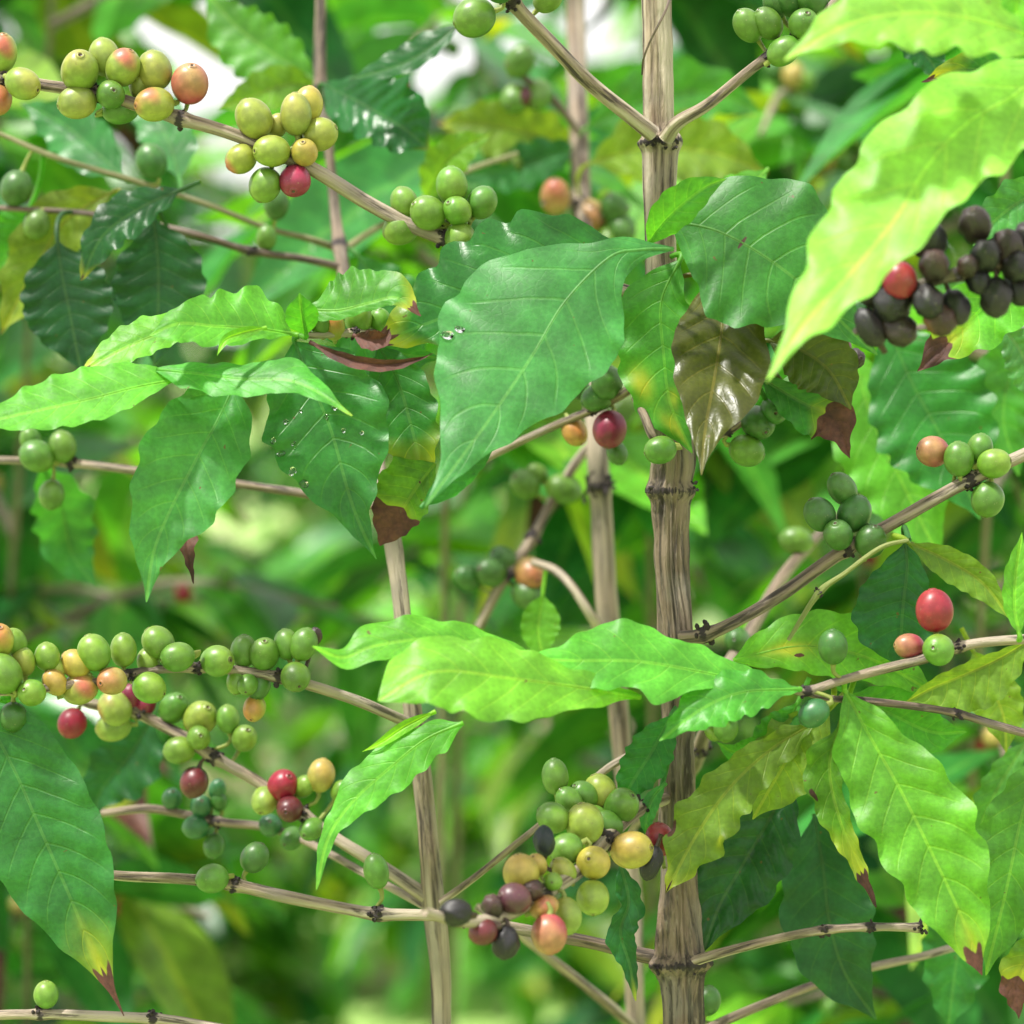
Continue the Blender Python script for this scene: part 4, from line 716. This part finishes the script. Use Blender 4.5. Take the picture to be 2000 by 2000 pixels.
# ---- fifth tree, its stem off the frame to the left
x5 = W(-420, 1000, 1.0)
T5 = empty('coffee_tree', (x5[0], x5[1], 0), 'coffee tree whose yellowing brown-tipped leaf hangs in the bottom left corner', 'coffee tree', 'coffee trees')
st5 = branch(T5, [(-420, 2100, 1.0), (-418, 1500, 1.0), (-415, 900, 1.0), (-410, 300, 1.0), (-412, -300, 1.0)], [36, 34, 31, 28, 25], age=.8, name='stem', seed=71, rough=.1, n=200, nr=32, ext=up_ext(-412, -300, 1.0, 2.3, .004, .002))
branch(T5, [(-420, 2080, 1.0), (-421, 2200, 1.0)], [36, 37], age=.9, name='stem_base', seed=72, rough=.1, nr=32, ext=ground_ext(-421, 2200, 1.0, .009, .013))
F1 = branch(T5, [(-418, 2150, 1.0), (-200, 2030, .99), (-40, 1988, .98), (80, 1981, .98), (200, 1985, .98), (330, 1992, .98), (440, 2010, .98)], [13, 11, 10, 10, 11, 10, 9], age=[.5, .3, .05, .05, .1, .05], nodes_at=[(80, 1981), (300, 1990)], seed=73)
cherries(F1, [(90, 1943, 24, 'g', 0, 1.1, 90, .1)])
F2 = branch(T5, [(-415, 1300, 1.0), (-250, 1320, .98), (-120, 1340, .97), (-45, 1360, .97)], [10, 9, 8, 6], age=.4, seed=74)
LF['corner'] = m4(F2, [(-45, 1368), (26, 1500), (83, 1629), (135, 1748), (170, 1831), (202, 1900), (242, 1984)], (.97, .96, .955), [(.06, 60), (.14, 92), (.28, 110), (.42, 120), (.55, 108), (.66, 88), (.76, 58), (.84, 26), (.9, 9), (.95, 4)], [(.06, 50), (.14, 85), (.28, 112), (.42, 122), (.55, 108), (.66, 82), (.76, 52), (.84, 24), (.9, 9), (.95, 4)], 'mid', dA=-.15, dB=-.15, rip=4, puck=9, tipdry=.155, yel=.36, seed=110, nv=11,
   spots=[(.60, .28, .008, 'd')], gloss=.3, label='large leaf yellowing toward a brown drip tip')
# ================================================================== coffee trees behind, ground, air and light
def crown_leaves(mb, bases, dirs, length, rs, cols, nt=9, ns=5, droop=.5):
    """many small leaf blades in one mesh; bases (n,3), dirs (n,3)"""
    n = len(bases)
    t = np.linspace(0, 1, nt); s = np.linspace(-1, 1, ns)
    w = np.interp(t, PT, PW)
    L = length * rs.uniform(.75, 1.25, n); Wd = L * rs.uniform(.17, .23, n)
    d = dirs / np.linalg.norm(dirs, axis=1)[:, None]
    up = np.array([0, 0, 1.0]) + rs.normal(size=(n, 3)) * .45
    side = np.cross(d, up); side /= np.linalg.norm(side, axis=1)[:, None]
    nor = np.cross(side, d)
    dr = rs.uniform(.15, 1.0, n) * droop; fold = rs.uniform(.05, .5, n)
    V = bases[:, None, None, :] + L[:, None, None, None] * t[None, :, None, None] * d[:, None, None, :]
    V = V + (L * dr)[:, None, None, None] * (t ** 2)[None, :, None, None] * np.array([0, 0, -1.0])
    V = V + Wd[:, None, None, None] * (w[:, None] * s[None, :])[None, :, :, None] * side[:, None, None, :]
    wav = np.sin(t[:, None] * 22 + s[None, :] * 2)[None] * rs.uniform(.0, .12, n)[:, None, None] + fold[:, None, None] * np.abs(s)[None, None, :]
    V = V + (Wd[:, None, None] * w[None, :, None] * wav)[..., None] * nor[:, None, None, :]
    m = nt * ns
    F0 = np.array([(i * ns + j, i * ns + j + 1, (i + 1) * ns + j + 1, (i + 1) * ns + j) for i in range(nt - 1) for j in range(ns - 1)])
    F = (F0[None] + (np.arange(n) * m)[:, None, None]).reshape(-1, 4)
    base = np.array([LC[c] for c in ('mid', 'grn', 'dark', 'olive', 'fresh', 'lime')])
    ci = rs.choice(6, n, p=cols); c = base[ci] * rs.uniform(.75, 1.25, (n, 1))
    lv = np.zeros((n, nt, ns, 3)); lv[..., 0] = np.abs(s)[None, None, :] * 6; lv[..., 1] = t[None, :, None] * 9 - np.abs(s) * 1.1; lv[..., 2] = np.abs(s)
    fx = np.zeros((n, nt, ns, 3)); fx[..., 2] = rs.uniform(.2, 1.1, n)[:, None, None]
    yl = (rs.uniform(0, 1, n) < .06); fx[..., 0] = yl[:, None, None] * np.clip((t[None, :, None] - .6) * 4, 0, .9)
    dry = (rs.uniform(0, 1, n) < .07); fx[..., 1] = dry[:, None, None] * np.clip((t[None, :, None] - .75) * 8, 0, 1)
    mb.add(V.reshape(-1, 3), F.tolist(), col=np.repeat(c, m, 0), lv=lv.reshape(-1, 3), fx=fx.reshape(-1, 3))

def bush(X, Y, H, R, nbr, label, seed, cols, leafL=.14, z0=.12, stems=1, cherr=True, keep=None, lowcut=0.0):
    rs = np.random.default_rng(seed)
    root = empty('coffee_tree', (X, Y, 0), label, 'coffee tree', 'coffee trees in the background')
    tr = MB(); cr = MB(); ch = MB(); B = []; Dd = []
    for k in range(stems):
        lean = rs.uniform(-.12, .12, 2) * (1 if stems > 1 else .3)
        top = np.array([X + lean[0] * H, Y + lean[1] * H, H * rs.uniform(.85, 1)])
        C = catmull(np.array([[X + lean[0] * .1, Y + lean[1] * .1, -.03], [X + lean[0] * H * .5, Y + lean[1] * H * .3, H * .5], top]), 30)
        tube(tr, C, np.linspace(.007 if R > .36 else .0038, .002, 30), nr=8, age=1., grn=.3, blk=0.)
        for i in range(nbr):
            u = (i + rs.uniform(.0, 1)) / nbr; h = z0 + (H - z0) * u
            if h < lowcut: continue
            c0 = np.array([np.interp(h, C[:, 2], C[:, a]) for a in range(3)])
            az = i * 1.57 + rs.uniform(-.5, .5); ln = R * (1 - .55 * u) * rs.uniform(.7, 1.15)
            dv = np.array([math.cos(az), math.sin(az), rs.uniform(.1, .5)])
            p1 = c0 + dv * ln * .5; p2 = c0 + dv * ln + np.array([0, 0, -.25 * ln])
            P = catmull(np.array([c0, p1, p2]), 24)
            tube(tr, P, np.linspace(.0042, .0016, 24), nr=6, age=.35, blk=0.)
            T = np.gradient(P, axis=0); npair = max(4, int(ln / .05))
            for q in range(npair):
                f = .18 + .82 * (q + rs.uniform(-.2, .2)) / npair; ii = int(np.clip(f * 23, 0, 23))
                t_ = T[ii] / np.linalg.norm(T[ii]); sd = np.cross(t_, [0, 0, 1]); 
                for sg in (-1, 1):
                    if rs.uniform() < .18: continue
                    B.append(P[ii]); Dd.append(t_ * rs.uniform(.2, .8) + sd * sg * rs.uniform(.5, 1) + np.array([0, 0, rs.uniform(-.6, .25)]))
                if cherr and rs.uniform() < .35 and f < .75:
                    for _ in range(int(rs.uniform(2, 6))):
                        cc = P[ii] + rs.normal(size=3) * .009; r = rs.uniform(.0055, .0075)
                        th = np.linspace(.05, math.pi - .05, 7); ph = np.linspace(0, 6.283, 9)[:-1]
                        v = cc + r * np.stack([np.outer(np.sin(th), np.cos(ph)), np.outer(np.sin(th), np.sin(ph)), np.outer(np.cos(th) * 1.15, np.ones(8))], axis=2)
                        Fq = [(a * 8 + b, (a + 1) * 8 + b, (a + 1) * 8 + (b + 1) % 8, a * 8 + (b + 1) % 8) for a in range(6) for b in range(8)]
                        kc = rs.choice(['mg', 'g', 'dg', 'o', 'r'], p=[.35, .25, .25, .09, .06])
                        ch.add(v.reshape(-1, 3), Fq, col=np.array(CC[kc][0]), scar=0., dull=0.)
    B = np.array(B); Dd = np.array(Dd)
    crown_leaves(cr, B, Dd, leafL, rs, cols)
    tr.build('trunk', BARK, root); cr.build('crown', LEAF, root)
    if ch.n: o = ch.build('cherries', CHERRY, root); o['kind'] = 'stuff'
    return root

MIX = [.34, .22, .18, .10, .12, .04]; BRI = [.18, .25, .04, .10, .28, .15]; DRK = [.35, .12, .38, .10, .04, .01]
def bx(px, d): return (px - 1000) * K * d
BUSHES = [  # px (column of the photo), distance, height, radius, branches, label, mix, stems, lowest leaves
 (815, 1.5, 1.78, .21, 16, 'leafy young coffee tree just behind the slim stem', MIX, 1, 1.36),
 (1760, 1.45, 1.8, .24, 18, 'leafy young coffee tree just behind the right hand branches', MIX, 1, .9),
 (1316, 1.62, 1.72, .2, 14, 'leafy young coffee tree just behind the two slim stems', DRK, 1, 1.4),
 (-30, 1.55, 1.42, .24, 16, 'low leafy coffee tree just behind the lower left cherries', DRK, 1, .85),
 (640, 11.0, 2.45, 1.0, 24, 'coffee tree beneath the pale sky gaps', MIX, 3, 0),
 (806, 2.0, 1.72, .30, 16, 'bright leafy coffee tree blurred left of the slim stem', BRI, 1, 1.1),
 (70, 2.2, 1.55, .32, 16, 'low bright coffee tree blurred behind the left cherry branches', BRI, 1, .7),
 (856, 3.6, 1.75, .45, 18, 'bright coffee tree in the distance right of the slim stem', BRI, 1, .85),
 (826, 2.4, 1.98, .3, 11, 'thin coffee tree whose top leaves cross the sky gap', MIX, 1, 1.55),
 (420, 4.6, .52, .28, 14, 'knee-high coffee seedling on the lawn at lower left', BRI, 2, 0),
 (700, 5.6, .62, .34, 12, 'small coffee seedling on the lawn nearest the slim stem', BRI, 2, 0),
 (240, 6.6, .70, .40, 14, 'coffee seedling on the lawn farther off to the left', BRI, 2, 0),
 (1010, 5.0, .60, .32, 14, 'coffee seedling on the lawn between the two slim stems', BRI, 2, 0),
 (-260, 1.75, 1.95, .34, 20, 'bushy coffee tree blurred behind the upper left cherries', DRK, 2, 0),
 (2080, 1.7, 1.85, .34, 20, 'bushy coffee tree blurred behind the black cherries', MIX, 2, 0),
 (1222, 2.2, 1.45, .34, 18, 'coffee tree blurred between the slim stem and the thick one', MIX, 1, 1.02),
 (1560, 2.5, 1.80, .42, 20, 'coffee tree blurred right of the thick stem', DRK, 2, 0),
 (-330, 2.6, 2.0, .45, 22, 'coffee tree blurred in the left background', DRK, 2, 0),
 (110, 2.9, 1.85, .42, 20, 'coffee tree blurred behind the two dark hanging leaves', MIX, 1, 1.12),
 (1226, 3.1, 1.62, .5, 18, 'lower coffee tree in the distance behind the slim stem', BRI, 1, 1.0),
 (1200, 3.6, 1.85, .5, 20, 'leafy coffee tree in the distance behind the thick stem', MIX, 2, .55),
 (1900, 3.8, 2.3, .7, 24, 'tall coffee tree far back on the right', MIX, 3, 0),
 (-600, 4.0, 2.4, .75, 24, 'tall coffee tree far back on the left', MIX, 3, 0),
 (2350, 5.0, 2.8, 1.0, 24, 'large coffee tree far back past the right edge', MIX, 3, 0),
 (-120, 5.6, 2.2, .7, 24, 'coffee tree far back left of the sky gaps', BRI, 3, 0),
 (1500, 5.8, 2.5, .9, 24, 'coffee tree farthest back on the right', BRI, 3, 0),
 (980, 8.5, 2.2, .9, 26, 'coffee tree farthest back in the middle', MIX, 3, 0),
 (300, 9.5, 2.2, .9, 26, 'coffee tree farthest back, right below the sky gaps', DRK, 3, 0),
 (-400, 7.0, 3.0, 1.1, 26, 'coffee tree farthest back on the left', BRI, 3, 0),
]
for k, (px, d, H, R, nb, lab, mixc, stm, lc) in enumerate(BUSHES):
    bush(bx(px, d), d, H, R, nb, lab, 200 + k, mixc, leafL=.135 if d < 3 or H < 1 else .16, stems=stm, cherr=d < 2.6, lowcut=lc)

# ground
def ground_mat():
    m, nt = nodes('lawn_and_soil'); L = nt.links.new
    tc = N_(nt, 'ShaderNodeTexCoord')
    n1 = N_(nt, 'ShaderNodeTexNoise', inp={'Scale': .8, 'Detail': 5.}); L(tc.outputs['Object'], n1.inputs['Vector'])
    n2 = N_(nt, 'ShaderNodeTexNoise', inp={'Scale': 30., 'Detail': 8.}); L(tc.outputs['Object'], n2.inputs['Vector'])
    g = mix_(nt, ramp_(nt, n2.outputs[0], .35, .65), (.22, .40, .08), (.44, .60, .20))
    s = mix_(nt, n2.outputs[0], (.20, .14, .09), (.42, .32, .24))
    c = mix_(nt, ramp_(nt, n1.outputs[0], .52, .60), g, s)
    pb = N_(nt, 'ShaderNodeBsdfPrincipled', inp={'Roughness': .9}); L(c, pb.inputs['Base Color'])
    bp = N_(nt, 'ShaderNodeBump', inp={'Strength': .6, 'Distance': .02}); L(n2.outputs[0], bp.inputs['Height']); L(bp.outputs[0], pb.inputs['Normal'])
    out = N_(nt, 'ShaderNodeOutputMaterial'); L(pb.outputs[0], out.inputs[0]); return m
mb = MB(); q = np.concatenate([-np.geomspace(400, .5, 26), np.geomspace(.5, 400, 26)])
gx, gy = np.meshgrid(q, q + 3); gz = .03 * np.sin(gx * 1.3) * np.cos(gy * .9) * np.exp(-(gx ** 2 + gy ** 2) / 900)
nq = len(q); mb.add(np.stack([gx, gy, gz - .03], 2).reshape(-1, 3), [(i * nq + j, i * nq + j + 1, (i + 1) * nq + j + 1, (i + 1) * nq + j) for i in range(nq - 1) for j in range(nq - 1)])
gr = mb.build('ground', ground_mat(), origin=(0, 0, 0)); gr['kind'] = 'structure'
# grass tufts between the trees
ga = MB(); rg = np.random.default_rng(77); n = 14000
gx = rg.uniform(-2.6, 2.6, n); gy = rg.uniform(1.2, 9, n)
h = rg.uniform(.04, .13, n); a = rg.uniform(0, 6.28, n); ln = rg.normal(size=(n, 2)) * .03
b = np.stack([gx, gy, np.full(n, -.05)], 1); sd = np.stack([np.cos(a), np.sin(a), a * 0], 1) * .003
tp = b + np.c_[ln, h + .03]
V = np.stack([b - sd, b + sd, tp], 1).reshape(-1, 3)
cg = np.repeat(np.array([.17, .38, .06]) * rg.uniform(.6, 1.3, (n, 1)), 3, 0)
ga.add(V, (np.arange(n * 3).reshape(-1, 3)).tolist(), col=cg, lv=np.tile([5., .5, .5], (n * 3, 1)), fx=np.zeros((n * 3, 3)))
g = ga.build('grass', LEAF, smooth=False); g['kind'] = 'stuff'; g['label'] = 'short green grass between the coffee trees'; g['category'] = 'grass'

# light
SUN_EL, SUN_AZ = math.radians(64), math.radians(-115)      # azimuth of the sun from +Y, clockwise (left, a little behind the camera)
sd = Vector((math.sin(SUN_AZ) * math.cos(SUN_EL), math.cos(SUN_AZ) * math.cos(SUN_EL), math.sin(SUN_EL)))
sl = bpy.data.lights.new('sun', 'SUN'); sl.energy = 4.2; sl.angle = math.radians(3.5); sl.color = (1, .96, .88)
so = bpy.data.objects.new('sun', sl); link(so); so.rotation_euler = sd.to_track_quat('Z', 'Y').to_euler(); so.location = (0, 0, 8)
w = bpy.data.worlds.new('World'); scene.world = w; w.use_nodes = True
nt = w.node_tree; nt.nodes.clear()
sk = nt.nodes.new('ShaderNodeTexSky'); sk.sky_type = 'NISHITA'; sk.sun_disc = False; sk.sun_elevation = SUN_EL; sk.sun_rotation = SUN_AZ
sk.air_density = 1.2; sk.dust_density = 4.0; sk.ozone_density = 1.
bg = nt.nodes.new('ShaderNodeBackground'); bg.inputs[1].default_value = .085
hs = nt.nodes.new('ShaderNodeHueSaturation'); hs.inputs['Saturation'].default_value = .45; nt.links.new(sk.outputs[0], hs.inputs['Color']); 
tcw = nt.nodes.new('ShaderNodeTexCoord'); cn = nt.nodes.new('ShaderNodeTexNoise'); cn.inputs['Scale'].default_value = 2.2; cn.inputs['Detail'].default_value = 6
nt.links.new(tcw.outputs['Generated'], cn.inputs['Vector'])
cl = mix_(nt, ramp_(nt, cn.outputs[0], .22, .46), hs.outputs[0], (10., 9.8, 9.6)); nt.links.new(cl, bg.inputs[0]); ow = nt.nodes.new('ShaderNodeOutputWorld'); nt.links.new(bg.outputs[0], ow.inputs[0])

# camera
cd = bpy.data.cameras.new('camera'); cd.sensor_width = 36; cd.lens = 90; cd.clip_end = 2000; cd.clip_start = .05
cd.dof.use_dof = True; cd.dof.focus_distance = .975; cd.dof.aperture_fstop = 7.0; cd.dof.aperture_blades = 0
co = bpy.data.objects.new('camera', cd); link(co); co.location = Vector(CAM); co.rotation_euler = (math.radians(90) + PITCH, 0, 0)
scene.camera = co
scene.render.resolution_x = scene.render.resolution_y = 1024
scene.render.engine = 'CYCLES'
scene.cycles.max_bounces = 8; scene.cycles.transmission_bounces = 6; scene.cycles.diffuse_bounces = 4
scene.view_settings.view_transform = 'Standard'; scene.view_settings.look = 'None'
scene.view_settings.exposure = .88; scene.view_settings.gamma = 1.0
